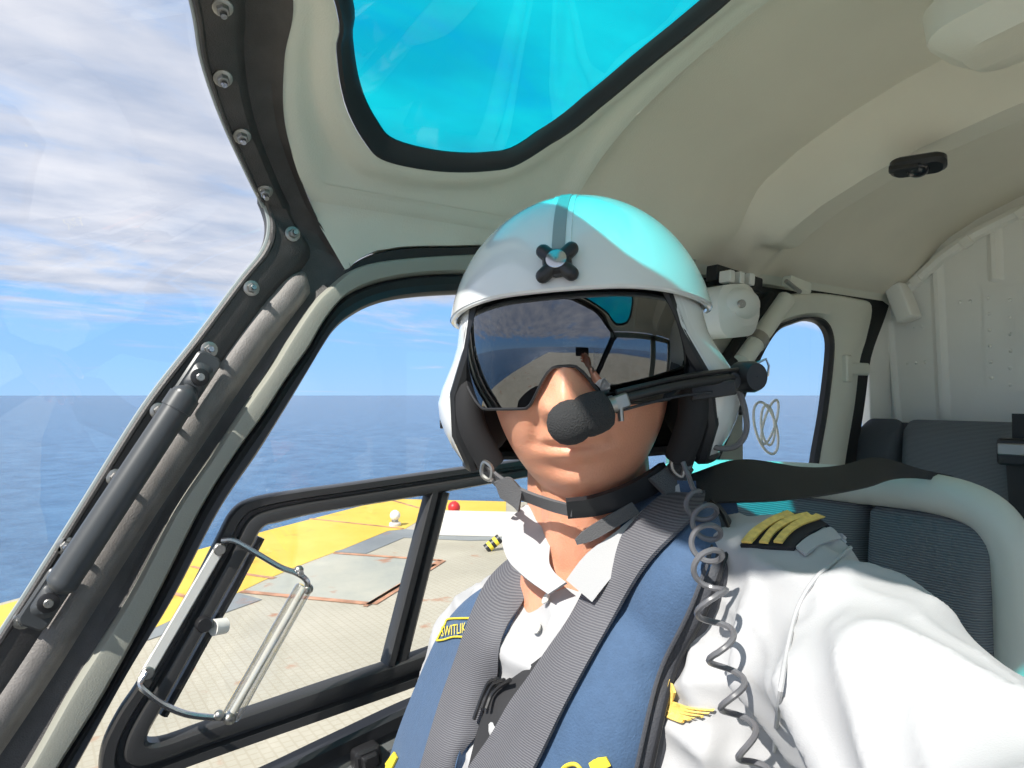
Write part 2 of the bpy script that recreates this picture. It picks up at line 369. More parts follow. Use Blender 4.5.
# yellow perimeter band
yin = [dk(506, 512), dk(428, 515), dk(405, 529), dk(388, 531), dk(344, 549), dk(309, 562), dk(263, 581), dk(238, 593), dk(196, 609), dk(153, 629), dk(90, 654), dk(-40, 705)]
yout = [dk(506, 501.7), cor, cor + (dk(266, 531) - cor) * .5, dk(266, 531), dk(193, 551.5), dk(0, 606), dk(-160, 650)]
patch('yellow_band', [cor - eR * 0 ] + yout[2:] + yin[::-1] + [dk(506, 501.7)], 'deck_yellow')
patch('grey_band', [dk(425, 531), dk(405, 529.5), dk(388, 531.5), dk(344, 549.5), dk(334, 552), dk(366, 554), dk(404, 538), dk(470, 541), dk(508, 540), dk(508, 536)], 'deck_grey', .006)
patch('grey_band', [dk(238, 593.5), dk(196, 609.5), dk(153, 629.5), dk(90, 654.5), dk(60, 668), dk(150, 640), dk(215, 617), dk(262, 600)], 'deck_grey', .006)
patch('deck_hatch', [dk(334, 554.5), dk(412, 560), dk(442, 562), dk(372, 604), dk(241, 593)], 'deck_pale', .006)
def seam(a, b, w=.05, m='rust'): 
    d = (b - a).normalized(); n = Vector((-d.y, d.x, 0)) * w / 2; patch('rusty_seam', [a - n, b - n, b + n, a + n], m, .009)
seam(dk(334, 553.5), dk(442, 561), .06); seam(dk(442, 561), dk(372, 604.5), .09); seam(dk(372, 604.5), dk(241, 592), .07); seam(dk(435, 565), dk(365, 607), .04)
seam(dk(310, 519), dk(403, 529), .05); seam(dk(241, 574), dk(275, 579), .05); seam(dk(192, 567), dk(240, 579), .04); seam(dk(390, 500), dk(432, 512), .05); seam(dk(160, 590), dk(215, 606), .05)
# white coaming at the deck's far edge, deck lamps
c0 = dk(438, 534); c1 = dk(520, 536); ax = (c1 - c0).normalized(); ay = Vector((-ax.y, ax.x, 0))
solo('deck_coaming', MB().box((c0 + c1) / 2 + ax * 1.0 + Vector((0, 0, .14)) , (ax, ay, (0, 0, 1)), ((c1 - c0).length / 2 + 1.0, .12, .14), .02), 'curb_white', 'low rust-stained white coaming along the far yellow deck edge', 'coaming')
def lamp(px, py, top, label, col):
    b = dk(px, py); d = (b - CAM).length; h = (py - top) / FPX * d; e = empty('deck_lamp', b, label, 'lamp', None)
    part('base', MB().disc(b, (0, 0, 1), h * .38, h * .25), 'deck_white', e); part('stem', MB().disc(b + Vector((0, 0, h * .25)), (0, 0, 1), h * .22, h * .25), 'dull_steel', e)
    part('globe', MB().ball(b + Vector((0, 0, h * .68)), (h * .34, h * .34, h * .34)).disc(b + Vector((0, 0, h * .92)), (0, 0, 1), h * .12, h * .1), col, e)
lamp(395, 526, 511, 'white capped deck lamp near the yellow corner of the helideck', 'white_plastic')
b = dk(454, 520); lamp(454, 520, 502, 'red capped deck lamp behind the white coaming', 'red_paint')
# striped hose end by the pilot's shoulder
st = empty('striped_post', dk(492, 560), 'short black and yellow striped post on the deck beside the blue vest', 'post')
p0 = dk(486, 551); d0 = (p0 - CAM).length
q0 = p0 + Vector((0, 0, .02)); dirn = (ray(500, 538).normalized() * d0 + CAM - q0)
for i in range(5):
    part('stripe', MB().tube([q0 + dirn * (i / 5), q0 + dirn * ((i + 1) / 5)], .055, 10), 'black_rubber' if i % 2 == 0 else 'yellow_print', st)

# ================================================================== CABIN SHELL
YB = 1.95                                  # rear bulkhead
ceil = empty('ceiling', (0, 1.0, .53), 'beige-grey moulded cabin roof lining with beams and skylight surround', 'ceiling', kind='structure')
def hull(x, y, drop=0.0): return Vector((x, y, vault(x) - drop))
pL = [(205, -90), (195, -40), (195, 0), (205, 60), (225, 120), (250, 175), (266, 208), (271, 230), (264, 253), (240, 283), (199, 338), (146, 407), (80, 512), (30, 592), (0, 638), (-60, 735), (-110, 815)]
pR = [(318, -90), (300, -40), (293, 0), (284, 60), (285, 125), (305, 190), (326, 235), (350, 266), (342, 281), (312, 303), (288, 338), (239, 412), (174, 510), (128, 596), (100, 640), (27, 764), (-20, 840)]
n = 8
PL = cr([Vector((x, y, vault(x) - .01 * sstep(.2, -.1, y))) for x, y in ((0, -.17), (-.07, -.155), (-.15, -.10), (-.25, -.055), (-.38, .01), (-.5, .083))] + [onHull(*p, .0) for p in pL[2:]], n)
PR = cr([Vector((x, y, vault(x))) for x, y in ((0, -.09), (-.07, -.075), (-.15, -.03), (-.25, .02), (-.38, .10), (-.50, .178))] + [onHull(*p, .0) for p in pR[2:]], n)
# skylight loops in plan, from the photograph on the right, closed inboard
so_px = [(336, 0), (336, 43), (344, 95), (366, 138), (387, 155), (439, 165), (486, 165), (521, 157), (572, 125), (624, 82), (718, 4)]
si_px = [(352, 0), (353, 43), (361, 90), (378, 126), (396, 144), (442, 155), (485, 156), (518, 148), (564, 117), (616, 74), (706, 0)]
so = [onHull(*p) for p in so_px]; si = [onHull(*p) for p in si_px]
so += [hull(-.31, .668), hull(-.245, .655), hull(-.205, .60), hull(-.25, .35), hull(-.11, .10), hull(-.115, .0), hull(-.20, .03), hull(-.30, .085), hull(-.42, .155)]
si += [hull(-.31, .650), hull(-.255, .638), hull(-.222, .59), hull(-.266, .35), hull(-.126, .11), hull(-.130, .018), hull(-.205, .046), hull(-.30, .10), hull(-.42, .175)]
so = cr(so, 5, True); si = cr(si, 5, True)
for P in (so, si):
    for p in P: p.z = vault(p.x)
YF = .20; YR = .745
inner_edge = [p for p in PR if p.z > .262]; inner_edge = inner_edge[:next((i for i, p in enumerate(inner_edge) if p.x < -.812), len(inner_edge))]
OUT = [Vector((p.x, p.y)) for p in inner_edge] + [Vector((-.815, inner_edge[-1].y + .01)), Vector((-.815, YR)), Vector((0, YR))]
def surround(sgn):
    c = Vector((-.42, .45)); rows = []
    for p in so:
        d = Vector((p.x - c.x, p.y - c.y)); t = 1.02
        for a, b in zip(OUT, OUT[1:] + OUT[:1]):
            e = b - a; den = d.x * e.y - d.y * e.x
            if abs(den) < 1e-9: continue
            w_ = a - c; tt = (w_.x * e.y - w_.y * e.x) / den; uu = (w_.x * d.y - w_.y * d.x) / den
            if tt > 0 and -1e-6 <= uu <= 1 + 1e-6: t = max(t, tt)
        q = c + d * t; row = []
        for k in range(15):
            u = k / 14; x = lerp(p.x, q.x, u); y = lerp(p.y, q.y, u)
            dist = (Vector((x, y)) - Vector((p.x, p.y))).length; de = (Vector((x, y)) - q).length
            drop = .009 * (1 - sstep(.004, .03, dist)) - .014 * sstep(.02, .05, dist) * sstep(.015, .05, de)
            row.append(Vector((x * sgn, y, vault(x) - drop)))
        rows.append(row)
    return MB().grid(rows, cu=True)
part('skylight_surround', surround(1), 'lining', ceil); part('skylight_surround', surround(-1), 'lining', ceil)
mir = lambda P, s: [Vector((p.x * s, p.y, p.z)) for p in P]
for i, s in ((1, 1), (2, -1)):
    e = empty('window_%d' % (i + 1), (-.42 * s, .45, .45), 'cyan tinted roof skylight pane in a black rubber seal' if s == 1 else 'cyan tinted roof skylight over the empty seat', 'skylight', kind='structure')
    z = Vector((0, 0, -1))
    part('seal', MB().ring(mir(so, s), mir(si, s), z, .008, ((0, .9), (.05, 1.3), (.3, 1.35), (.55, .6), (.8, .3), (1, -.8))), 'black_rubber', e)
    pane = MB(); c = Vector((-.42 * s, .45, vault(.42) + .03)); L_ = mir(si, s)
    L_ = [p.lerp(q, .5) for p, q in zip(mir(si, s), mir(so, s))]; rows = [[c.lerp(p + Vector((0, 0, .006)), u) + Vector((0, 0, .02 * (1 - u * u))) for p in L_] for u in (.001, .25, .5, .75, 1.0)]
    part('pane', pane.grid(rows, cv=True), 'cyan_glass', e)
# roof behind the skylights: panel, transverse beam, rear panel
def rsec(y0, y1, fn, name, mt, ny=24):
    rows = []
    for i in range(ny + 1):
        y = lerp(y0, y1, i / ny); row = []
        for k in range(65):
            a = lerp(-1, 1, k / 64); x = .815 * math.copysign(abs(a) ** .8, a)
            row.append(Vector((x, y, vault(x) - fn(abs(x), y))))
        rows.append(row)
    return part(name, MB().grid(rows), mt, ceil)
rsec(.745, 1.17, lambda x, y: -.036 * sstep(.748, .775, y) * (1 - sstep(.69, .74, x)), 'roof_panel', 'lining_rear')
rsec(1.17, 1.36, lambda x, y: (-.036 + .091 * max(0, min(1, (y - 1.17) / .075)) - .08 * max(0, min(1, (y - 1.315) / .04))) * (1 - sstep(.69, .75, x)) + .012 * sstep(1.17, 1.24, y) * (1 - sstep(1.31, 1.35, y)) * sstep(.69, .75, x), 'roof_beam', 'lining_rear', 30)
rsec(1.36, YB, lambda x, y: -.025 * (1 - sstep(.69, .75, x)), 'rear_panel', 'lining_rear')
# outer roof skin blocks light above the lining
roof_out = MB(); rows = []
for i in range(13):
    y = lerp(.76, YB + .02, i / 12); rows.append([Vector((x / 20 * .84, y, vault(x / 20 * .82) + .05)) for x in range(-20, 21)])
part('outer_skin', roof_out.grid(rows), 'white_shell', ceil)
# overhead switch housing at the top right
oc = onHull(1010, 20); oc = Vector((-.20, .80, .47))
hs = at(1010, 30, .80)
housing = MB().box(hs + Vector((.05, .01, .035)), ((1, .02, .14), (0, 1, 0), (-.14, 0, 1)), (.13, .075, .045), .045)
solo('overhead_housing', housing, 'lining_rear', 'rounded beige housing bulging down from the roof at top right', 'roof housing')
# cabin reading lamp on the beam
lp = at(918, 165, 1.16); e = empty('cabin_lamp', lp, 'small black oval cabin lamp on the roof beam', 'lamp')
nn = Vector((.12, -.35, -1)).normalized(); xx = (Vector((.9, .35, 0)) - nn * nn.dot(Vector((.9, .35, 0)))).normalized(); yy = nn.cross(xx)
part('bezel', MB().box(lp, (xx, yy, nn), (.042, .022, .010), .016), 'black_plastic', e)
part('lens', MB().ball(lp + nn * .008, (.018, .018, .012), M=Matrix((xx, yy, nn)).transposed()), 'lens_dark', e)
part('tab', MB().box(lp + xx * -.02 + nn * .010 + yy * .012, (xx, yy, nn), (.022, .006, .006), .003), 'black_plastic', e)

# rear bulkhead
bk = MB(); rows = []
for k in range(49):
    x = lerp(-.84, .84, k / 48); zt = vault(min(abs(x), .82)) + .03; rows.append([Vector((x, YB, zt)), Vector((x, YB, -1.2))])
bk.grid(rows)
wall_back = struct('wall_back', bk, 'bulkhead', 'off-white riveted rear bulkhead behind the bench', 'bulkhead')
def bp(px, py, dy=0): return onY(px, py, YB - dy)
# ribs pressed into the bulkhead
def rib(px0, py0, px1, py1, w, h=.012):
    a = bp(px0, py0); b = bp(px1, py1); ww = w / FPX * 1.75; rows = []
    for t in [0, .02, .05, .1, .9, .95, .98, 1]:
        p = a.lerp(b, t); k = min(1, min(t, 1 - t) / .05 + .02); rows.append([p + Vector((ww * .5 * s, -h * k * q + .001, 0)) for s, q in ((-1, 0), (-.6, .3), (-.25, .95), (0, 1), (.25, .95), (.6, .3), (1, 0))])
    part('rib', MB().grid(rows), 'bulkhead', wall_back)
rib(936, 255, 944, 425, 16); rib(889, 318, 898, 425, 10); rib(994, 225, 996, 282, 16)
rib(1060, 190, 1064, 280, 16)
# cover panel with rivets on the right
pl = [bp(983, 288), bp(1100, 280), bp(1100, 400), bp(988, 392)]
ins = [p.lerp((pl[0] + pl[2]) / 2, .035) for p in pl]
part('cover_panel', MB().poly([p + Vector((0, -.005, 0)) for p in pl], (0, -1, 0), .005), 'bulkhead', wall_back, smooth=False)
pl2 = [bp(1016, 312), bp(1100, 306), bp(1100, 385), bp(1018, 391)]
part('inner_panel', MB().poly([p + Vector((0, -.010, 0)) for p in pl2], (0, -1, 0), .005), 'bulkhead', wall_back, smooth=False)
rv = MB().ball((0, 0, 0), (.0045, .0035, .0045), 8, 5).mesh('rivet')
def rivet(px, py, dy=.006):
    o = link('rivet', rv if rv.users == 0 else rv, None, wall_back); o.location = bp(px, py, dy)
    if not rv.materials: rv.materials.append(M['bulkhead'])
for i in range(6): rivet(988 + i * 0.7, 298 + i * 16)
for i in range(6): rivet(1010, 300 + i * 17)
for p in ((905, 327), (914, 327), (922, 326), (907, 363), (916, 363), (925, 362), (960, 302), (970, 301), (996, 389), (1008, 389)): rivet(*p, dy=.001)
# curved angle strip where roof meets bulkhead
ar = []
for k in range(41):
    x = lerp(-.80, .80, k / 40); ar.append(Vector((x, YB - .012, vault(x) - .015)))
part('roof_angle', MB().tube(ar, .016, 8), 'bulkhead', wall_back)
for x in (-.74, -.62, -.50, -.38):
    part('angle_clip', MB().box((x, YB - .025, vault(x) - .025), ((1, 0, .6), (0, 1, 0), (-.6, 0, 1)), (.012, .01, .012), .003), 'bulkhead', wall_back)
part('corner_bracket', MB().box(bp(903, 303, .04), ((1, 0, .35), (0, 1, 0), (-.35, 0, 1)), (.022, .03, .05), .006), 'bulkhead', wall_back)

# ---- right side wall: sill panel, rails and pillars round the two doors
XW = -HW
def w(px, py, ins=0.0): return onX(px, py, XW + ins)
def wyz(y, z, ins=0.0): return Vector((XW + ins, y, z))
IN = Vector((1, 0, 0))
# cant rail above the doors
def pr_y(z): return min(PR, key=lambda p: abs(p.z - z) + (0 if p.x < -.7 else 9)).y
go = [(690, 248), (600, 247), (520, 247), (473, 247.5), (435, 248), (397, 249.5), (373, 254), (356, 262), (344, 272)]
GO = cr([w(*p, -.01) for p in go], 6)
def go_z(y): return min(.2545, min(GO, key=lambda p: abs(p.y - y)).z + .002)
rail = MB(); rows = []
for i in range(41):
    t = (i / 40) ** 1.8; row = []
    for x, z in ((-.785, vault(.785) + .003), (-.80, .278), (-.812, .266), (-.8165, .25), (-.8185, None)):
        if z is None: y = lerp(pr_y(.17), YB, t); z = go_z(y); row += [Vector((x, y, z)), Vector((-.84, y, z - .002)), Vector((-.87, y, .25)), Vector((-.87, y, .33))]
        else:
            y = lerp(pr_y(min(z, .262)) - .003, YB, t); row.append(Vector((x, y, max(z, go_z(y)))))
    rows.append(row)
wall_right = struct('wall_right', rail.grid(rows), 'lining', 'cant rail and pillars of the cabin side beside the doors', 'cabin side')
part('rear_quarter', MB().box((XW - .012, 1.90, -.3), ((0, 1, 0), (0, 0, 1), (1, 0, 0)), (.06, .56, .012), .004), 'bulkhead', wall_right)
part('seal_channel', MB().box((XW - .022, 1.19, .240), ((0, 1, 0), (0, 0, 1), (1, 0, 0)), (.76, .035, .004)), 'black_gap', wall_right, smooth=False)
part('pillar', MB().box((XW - .012, 1.215, -.42), ((0, 1, 0), (0, 0, 1), (1, 0, 0)), (.075, .64, .02), .008), 'door_paint', wall_right)

# ---- windshield post: dark frame from the roof header down the front of the door
def hn(p):      # inward normal of the hull
    if p.z < .255: return Vector((1, 0, 0))
    x = abs(p.x); s = (vault(min(x + .01, .8199)) - vault(x - .01)) / .02; v = Vector((math.copysign(1, p.x) * s, 0, -1)); return v.normalized()
rows = []
for i, (a, b) in enumerate(zip(PL, PR)):
    nn_ = hn(a.lerp(b, .5)); row = []
    for u, h in ((-.03, -.02), (-.03, .006), (0, .009), (.03, .009), (.05, .006), (.36, .006), (.42, .002), (.50, -.008), (.86, -.008), (.92, -.004), (1.0, .002), (1.0, -.03)):
        row.append(a.lerp(b, u) + nn_ * h)
    rows.append(row)
post = struct('trim_1', MB().grid(rows), 'post_dark', 'dark metal windshield post curving up into the roof header', 'window post')
rim = MB().tube([a.lerp(b, -.035) + hn(a) * .004 for a, b in zip(PL, PR)], .0028, 6); part('edge_bead', rim, 'grey_strip', post)
# raised rib along the post
rb = cr([onHull(*p) for p in ((306, 272), (290, 296), (262, 328), (227, 376), (180, 444), (128, 520), (80, 594), (30, 672), (-20, 745), (-60, 800))], 6)
rw = [.003, .008, .012, .0145, .016] + [.017] * (len(rb) - 5)
rows = []
for i, p in enumerate(rb):
    t = (rb[min(i + 1, len(rb) - 1)] - rb[max(i - 1, 0)]).normalized(); nn_ = hn(p); s = t.cross(nn_).normalized()
    rows.append([p + s * (rw[i] * q) + nn_ * (-.009 + .019 * min(1, rw[i] / .016) * h) for q, h in ((-1.6, 0), (-1.1, .3), (-.8, .8), (-.3, 1), (.3, 1), (.8, .8), (1.1, .3), (1.6, 0))])
part('stiffening_rib', MB().grid(rows), 'post_rib', post)
bolt_px = [(222, 3), (222, 75), (241, 133), (264, 188), (291, 235), (250, 289), (208, 350), (158, 411), (115, 477), (66, 545), (23, 618)]
for p in bolt_px:
    q = onHull(*p); nn_ = hn(q); b = q + nn_ * .006
    bo = part('bolt', MB().disc(b, nn_, .0105, .003, 14).disc(b + nn_ * .003, nn_, .0068, .006, 6), 'dull_steel', post)
    part('bolt_stud', MB().disc(b + nn_ * .009, nn_, .0038, .007, 8), 'steel', bo)
for p, r_ in (((256, 359), .007), ((205, 427), .0125)):
    q = onHull(*p); part('plug', MB().disc(q - IN * .012, IN, r_, .004, 16), 'black_gap' if r_ < .01 else 'post_dark', post)
# header mirrored to the left side of the windshield
PLm = mir(PL, -1); PRm = mir(PR, -1); rows = []
for a, b in zip(PLm, PRm):
    nn_ = hn(a.lerp(b, .5)); rows.append([a.lerp(b, u) + nn_ * h for u, h in ((-.03, -.02), (-.03, .012), (.36, .012), (.5, -.01), (1, .004), (1, -.03))])
struct('trim_2', MB().grid(rows), 'post_dark', 'dark windshield post on the far side behind the photographer', 'window post')
ha = PL[0]
# windshield: bubble from the post round the nose to the other side
TP = [p + hn(p) * -.008 for p in PL[::-1]]; TP = TP + mir(TP, -1)[::-1][1:]
TP = resample(TP, 81)
p0 = TP[0]; BT = resample(cr([p0, Vector((-.83, p0.y - .25, -.58)), Vector((-.72, p0.y - .5, -.6)), Vector((-.42, p0.y - .75, -.6)), Vector((0, p0.y - .85, -.6)), Vector((.42, p0.y - .75, -.6)), Vector((.72, p0.y - .5, -.6)), Vector((.83, p0.y - .25, -.58)), Vector((-p0.x, p0.y, p0.z))], 10), 81)
rows = []
for a, b in zip(TP, BT):
    row = []
    for k in range(13):
        u = k / 12; q = a.lerp(b, u); bul = 4 * u * (1 - u) * (a - b).length * .14; q += Vector((q.x * .25, -1, .55)).normalized() * bul; row.append(q)
    rows.append(row)
struct('window_1', MB().grid(rows), 'windshield_glass', 'clear curved windshield bubble in front of the seats', 'windshield')
# nose panel under the glass
low = MB(); rr = []
for b in BT: rr.append([b + Vector((0, 0, .01)), b + Vector((0, .02, -.12)), Vector((b.x * .9, b.y + .12, -.9)), Vector((b.x * .8, b.y + .3, -1.15))])
struct('wall_front', low.grid(rr), 'grey_panel', 'grey lower nose panel under the windshield', 'nose panel')
struct('cabin_floor', MB().box((0, .55, -1.17), ((1, 0, 0), (0, 1, 0), (0, 0, 1)), (.84, 1.42, .02)), 'seat_shell', 'pale grey cabin floor under the seats', 'floor', smooth=False)
ip = empty('instrument_panel', (.1, p0.y - .3, -1.15), 'black instrument pod under the windshield', 'instruments')
part('pod', MB().box((.10, p0.y - .30, -.56), ((1, 0, 0), (0, .25, 1), (0, -1, .25)), (.26, .14, .07), .04), 'black_plastic', ip)
part('pedestal', MB().box((.10, p0.y - .27, -.92), ((1, 0, 0), (0, 1, 0), (0, 0, 1)), (.12, .10, .22), .03), 'black_plastic', ip)
for i in range(4): part('gauge', MB().disc((-.08 + i * .12, p0.y - .232, -.55), (0, 1, .25), .045, .01, 20), 'lens_dark', ip)
# left side of the cabin (behind the photographer's shoulder)
lw = MB(); X2 = HW
lw.box((X2 + .012, .8, -.83), ((0, 1, 0), (0, 0, 1), (1, 0, 0)), (1.15, .36, .012), .005)
wall_left = struct('wall_left', lw, 'door_paint', 'left cabin side below its windows', 'cabin side')
for y in (1.215, 1.90): part('pillar', MB().box((X2 + .012, y, -.14), ((0, 1, 0), (0, 0, 1), (1, 0, 0)), (.075, .37, .015), .005), 'door_paint', wall_left)
part('cant_rail', MB().box((X2 + .012, 1.1, .22), ((0, 1, 0), (0, 0, 1), (1, 0, 0)), (.85, .035, .015), .005), 'door_paint', wall_left)
struct('window_4', MB().box((X2 + .018, .9, -.15), ((0, 1, 0), (0, 0, 1), (1, 0, 0)), (1.02, .35, .002)), 'window_glass', 'clear left side window pane', 'window', smooth=False)

# ================================================================== FRONT DOOR
d1 = empty('door_1', (XW, .6, -1.1), 'pilot door with a big window, grey frame and black seals', 'door', kind='structure')
# pixel curves: outer edge of the light frame, light/black edge, black/glass edge (top aft -> front -> bottom)
fo = [(690, 258), (600, 254), (520, 253), (466, 256), (414, 259), (372, 264), (348, 272), (330, 286), (312, 303), (288, 338), (268, 371), (239, 412), (211, 455), (174, 510), (128, 596), (73, 683), (27, 764), (-40, 870)]
fi = [(675, 282), (600, 278), (520, 275), (456, 275), (414, 277), (379, 283), (356, 291), (338, 302), (321, 324), (306, 350), (285, 379), (262, 415), (233, 455), (199, 510), (156, 596), (106, 689), (58, 765), (-5, 870)]
fg = [(660, 300), (600, 295), (520, 293), (452, 294), (403, 298), (370, 306), (347, 318), (332, 331), (321, 347), (309, 367), (291, 397), (272, 428), (255, 455), (218, 510), (173, 596), (127, 672), (76, 765), (15, 870)]
FO = cr([w(*p) for p in fo], 6); FI = cr([w(*p) for p in fi], 6); FG = cr([w(*p) for p in fg], 6)
part('frame', MB().ring(FO, FI, IN, .022, ((0, -1.2), (0, .6), (.08, .95), (.2, 1), (.8, .9), (.95, .5), (1, -.5)), closed=False), 'door_paint', d1)
part('window_seal', MB().ring(FI, FG, IN, .012, ((0, -1), (0, .6), (.15, 1), (.5, .6), (.85, .9), (1, .4), (1, -1.5)), closed=False), 'black_rubber', d1)
# black gap strip between roof and door
GI = cr([w(x, y, -.01) for x, y in ((690, 260), (600, 258), (520, 257), (466, 259), (430, 260), (400, 262), (375, 267), (358, 273), (340, 286))], 6)
part('roof_seal', MB().ring(GO, GI, IN, .012, ((0, 0), (.1, 1), (.9, 1), (1, 0)), closed=False), 'black_rubber', d1)
# pane
ya = FG[0]
pane_loop = [p - IN * .004 for p in FG] + [wyz(.2, -.56, -.004), wyz(1.10, -.56, -.004), wyz(1.10, FG[0].z, -.004)]
part('pane', MB().poly(pane_loop), 'window_glass', d1, smooth=False)
part('aft_frame', MB().box(wyz(1.12, -.15, -.004), ((0, 1, 0), (0, 0, 1), (1, 0, 0)), (.05, .36, .018), .006), 'door_paint', d1)
# sill and lower panel
sl = [(235, 782), (330, 738), (419, 697), (520, 660), (640, 620)]
SLo = cr([w(x, y) for x, y in [(60, 850)] + sl], 6); SLi = [p + Vector((0, 0, -.028)) for p in SLo]; SLl = [p + Vector((0, 0, -.75)) for p in SLo]
part('sill_seal', MB().ring(SLo, SLi, IN, .02, ((0, -.5), (0, .7), (.2, 1), (.8, 1), (1, .2)), closed=False), 'black_rubber', d1)
part('lower_panel', MB().ring(SLi, SLl, IN, .03, ((0, 0), (.02, .9), (.06, 1.15), (.10, 1.0), (.16, .35), (1, .3)), closed=False), 'grey_panel', d1)
lt = w(366, 757, .03); part('latch', MB().box(lt, ((0, 1, .1), (0, -.1, 1), (1, 0, 0)), (.02, .016, .012), .006).box(lt + Vector((.012, 0, 0)), ((0, 1, .1), (0, -.1, 1), (1, 0, 0)), (.012, .010, .008), .004), 'black_plastic', d1)
# ---- storm window in the door glass
sw = empty('storm_window', w(150, 740), 'black framed small storm window set in the pilot door glass', 'window frame')
sO = [(253, 498), (297, 490), (341, 484), (419, 473), (500, 462), (575, 452), (585, 470), (585, 560), (575, 625), (500, 652), (419, 683), (340, 711), (279, 732), (196, 761), (150, 778), (118, 788), (100, 778), (102, 746), (118, 712), (140, 679), (180, 610), (216, 540), (232, 511)]
sI = [(277, 521), (310, 513), (345, 507), (425, 494), (500, 481), (552, 473), (558, 485), (558, 550), (552, 605), (490, 626), (408, 655), (335, 679), (270, 701), (205, 723), (172, 735), (155, 739), (146, 737), (148, 727), (158, 709), (170, 687), (206, 622), (246, 552), (260, 527)]
SO = cr([w(*p, .006) for p in sO], 5, True); SI = cr([w(*p, .006) for p in sI], 5, True)
part('frame', MB().ring(SO, SI, IN, .016, ((0, -.5), (0, .5), (.05, .75), (.3, .75), (.38, .35), (.5, .35), (.56, .95), (.7, 1.05), (.92, 1.0), (1, .7), (1, -.5))), 'black_frame', sw)
part('pane', MB().poly([p - IN * .003 for p in SI]), 'window_glass', sw, smooth=False)
mu = [w(437, 490, .006), w(393, 663, .006)]; mv = (mu[1] - mu[0]).normalized(); ms = mv.cross(IN)
part('mullion', MB().grid([[p + ms * (.0185 * q) + IN * h for q, h in ((-1, -.006), (-1, .009), (-.75, .013), (-.2, .013), (-.05, .007), (.15, .007), (.3, .016), (.8, .016), (1, .010), (1, -.006))] for p in (mu[0], mu[0].lerp(mu[1], .5), mu[1])]), 'black_frame', sw)
# sliding pane edge strip with catch
ss = [w(260, 537, -.01), w(235, 585, -.01), w(200, 647, -.01), w(163, 714, -.01)]
part('slide_strip', MB().tube(ss, .011, 8, flat=.6), 'black_frame', sw)
k0 = w(203, 623, .022); kn = part('catch', MB().disc(k0, IN, .010, .012, 14), 'black_plastic', sw)
kk = w(211, 625, .012); part('catch_knob', MB().tube([kk + Vector((.012, 0, 0)), kk + Vector((.006, .016, -.002))], [.0105, .010], 14), 'white_plastic', sw)
# pull bar: steel plate on the frame, two bent arms, clear rod
pb = empty('pull_bar', w(141, 686), 'clear rod pull bar on two bent steel arms in front of the storm window', 'pull bar')
a0 = w(219, 549, .024); a1 = w(147, 672, .024); ad = (a1 - a0).normalized()
part('mount_plate', MB().box((a0 + a1) / 2, (ad, ad.cross(IN), IN), ((a1 - a0).length / 2 + .006, .007, .0025), .004), 'clear_rod', pb)
for p in (a0, a1): 
    s_ = part('screw', MB().disc(p + IN * .002, IN, .0075, .004, 12), 'dull_steel', pb)
XR = .062
def pbp(px, py, ins): return w(px, py, ins)
up_arm = cr([pbp(221, 541, .030), pbp(234, 541, .034), pbp(256, 553, .045), pbp(280, 567, .056), pbp(296, 573, XR), pbp(306, 580, XR + .004), pbp(309, 590, XR)], 5)
lo_arm = cr([pbp(146, 672, .030), pbp(140, 684, .034), pbp(150, 695, .040), pbp(166, 706, .046), pbp(186, 714, .052), pbp(206, 717, .058), pbp(224, 718, XR)], 5)
part('arm', MB().tube(up_arm, .0038, 8), 'steel', pb); part('arm', MB().tube(lo_arm, .0038, 8), 'steel', pb)
r0 = pbp(305, 586, XR); r1 = pbp(230, 718, XR)
rod = part('rod', MB().tube([r0, r0.lerp(r1, .02), r0.lerp(r1, .98), r1], [.0095, .0115, .0115, .0105], 16), 'rod_glass', pb)
part('rod_core', MB().tube([r0.lerp(r1, .01), r1.lerp(r0, .01)], .0045, 10), 'clear_rod', rod)
part('joint', MB().ball(pbp(299, 570, XR), .006).disc(pbp(299, 572, XR), IN, .004, .010, 8), 'dull_steel', pb); part('joint', MB().ball(pbp(219, 715, XR), .006).ball(r1, .008), 'dull_steel', pb); part('joint', MB().ball(pbp(308, 589, XR), .007), 'dull_steel', pb)

# ---- grab handle on the post
gh = empty('grab_handle', onHull(30, 605), 'charcoal tubular grab handle bolted along the windshield post', 'grab handle')
g0 = onHull(183, 396, .028); g1 = onHull(62, 580, .028)
top = onHull(193, 383, .02); bot = onHull(48, 598, .018)
gp = [top.lerp(g0, .5), g0, g0.lerp(g1, .06), g0.lerp(g1, .5), g0.lerp(g1, .94), g1, g1.lerp(bot, .35)]
part('grip', MB().tube([p + IN * .012 for p in cr(gp, 5)], [.009 + .008 * sstep(0, 5, i) * (1 - sstep(25, 30, i)) for i in range(31)], 16), 'handle_grey', gh)
def bracket(q, d, label):
    s_ = IN; b = part('bracket', MB().box(q + IN * .002, (d, d.cross(s_), s_), (.034, .016, .004), .008).box(q + IN * .012, (d, d.cross(s_), s_), (.018, .012, .009), .008), 'handle_grey', gh)
    part('pivot', MB().disc(q + IN * .020, s_, .011, .004, 16), 'black_plastic', b); part('screw', MB().disc(q + IN * .024, s_, .005, .003, 10), 'dull_steel', b)
gd = (g1 - g0).normalized(); bracket(top + gd * -.008, gd, 't'); bracket(bot, gd, 'b')
part('ferrule', MB().tube([g0 + IN * .012, g0.lerp(g1, .08) + IN * .012], .0185, 16), 'handle_grey', gh)

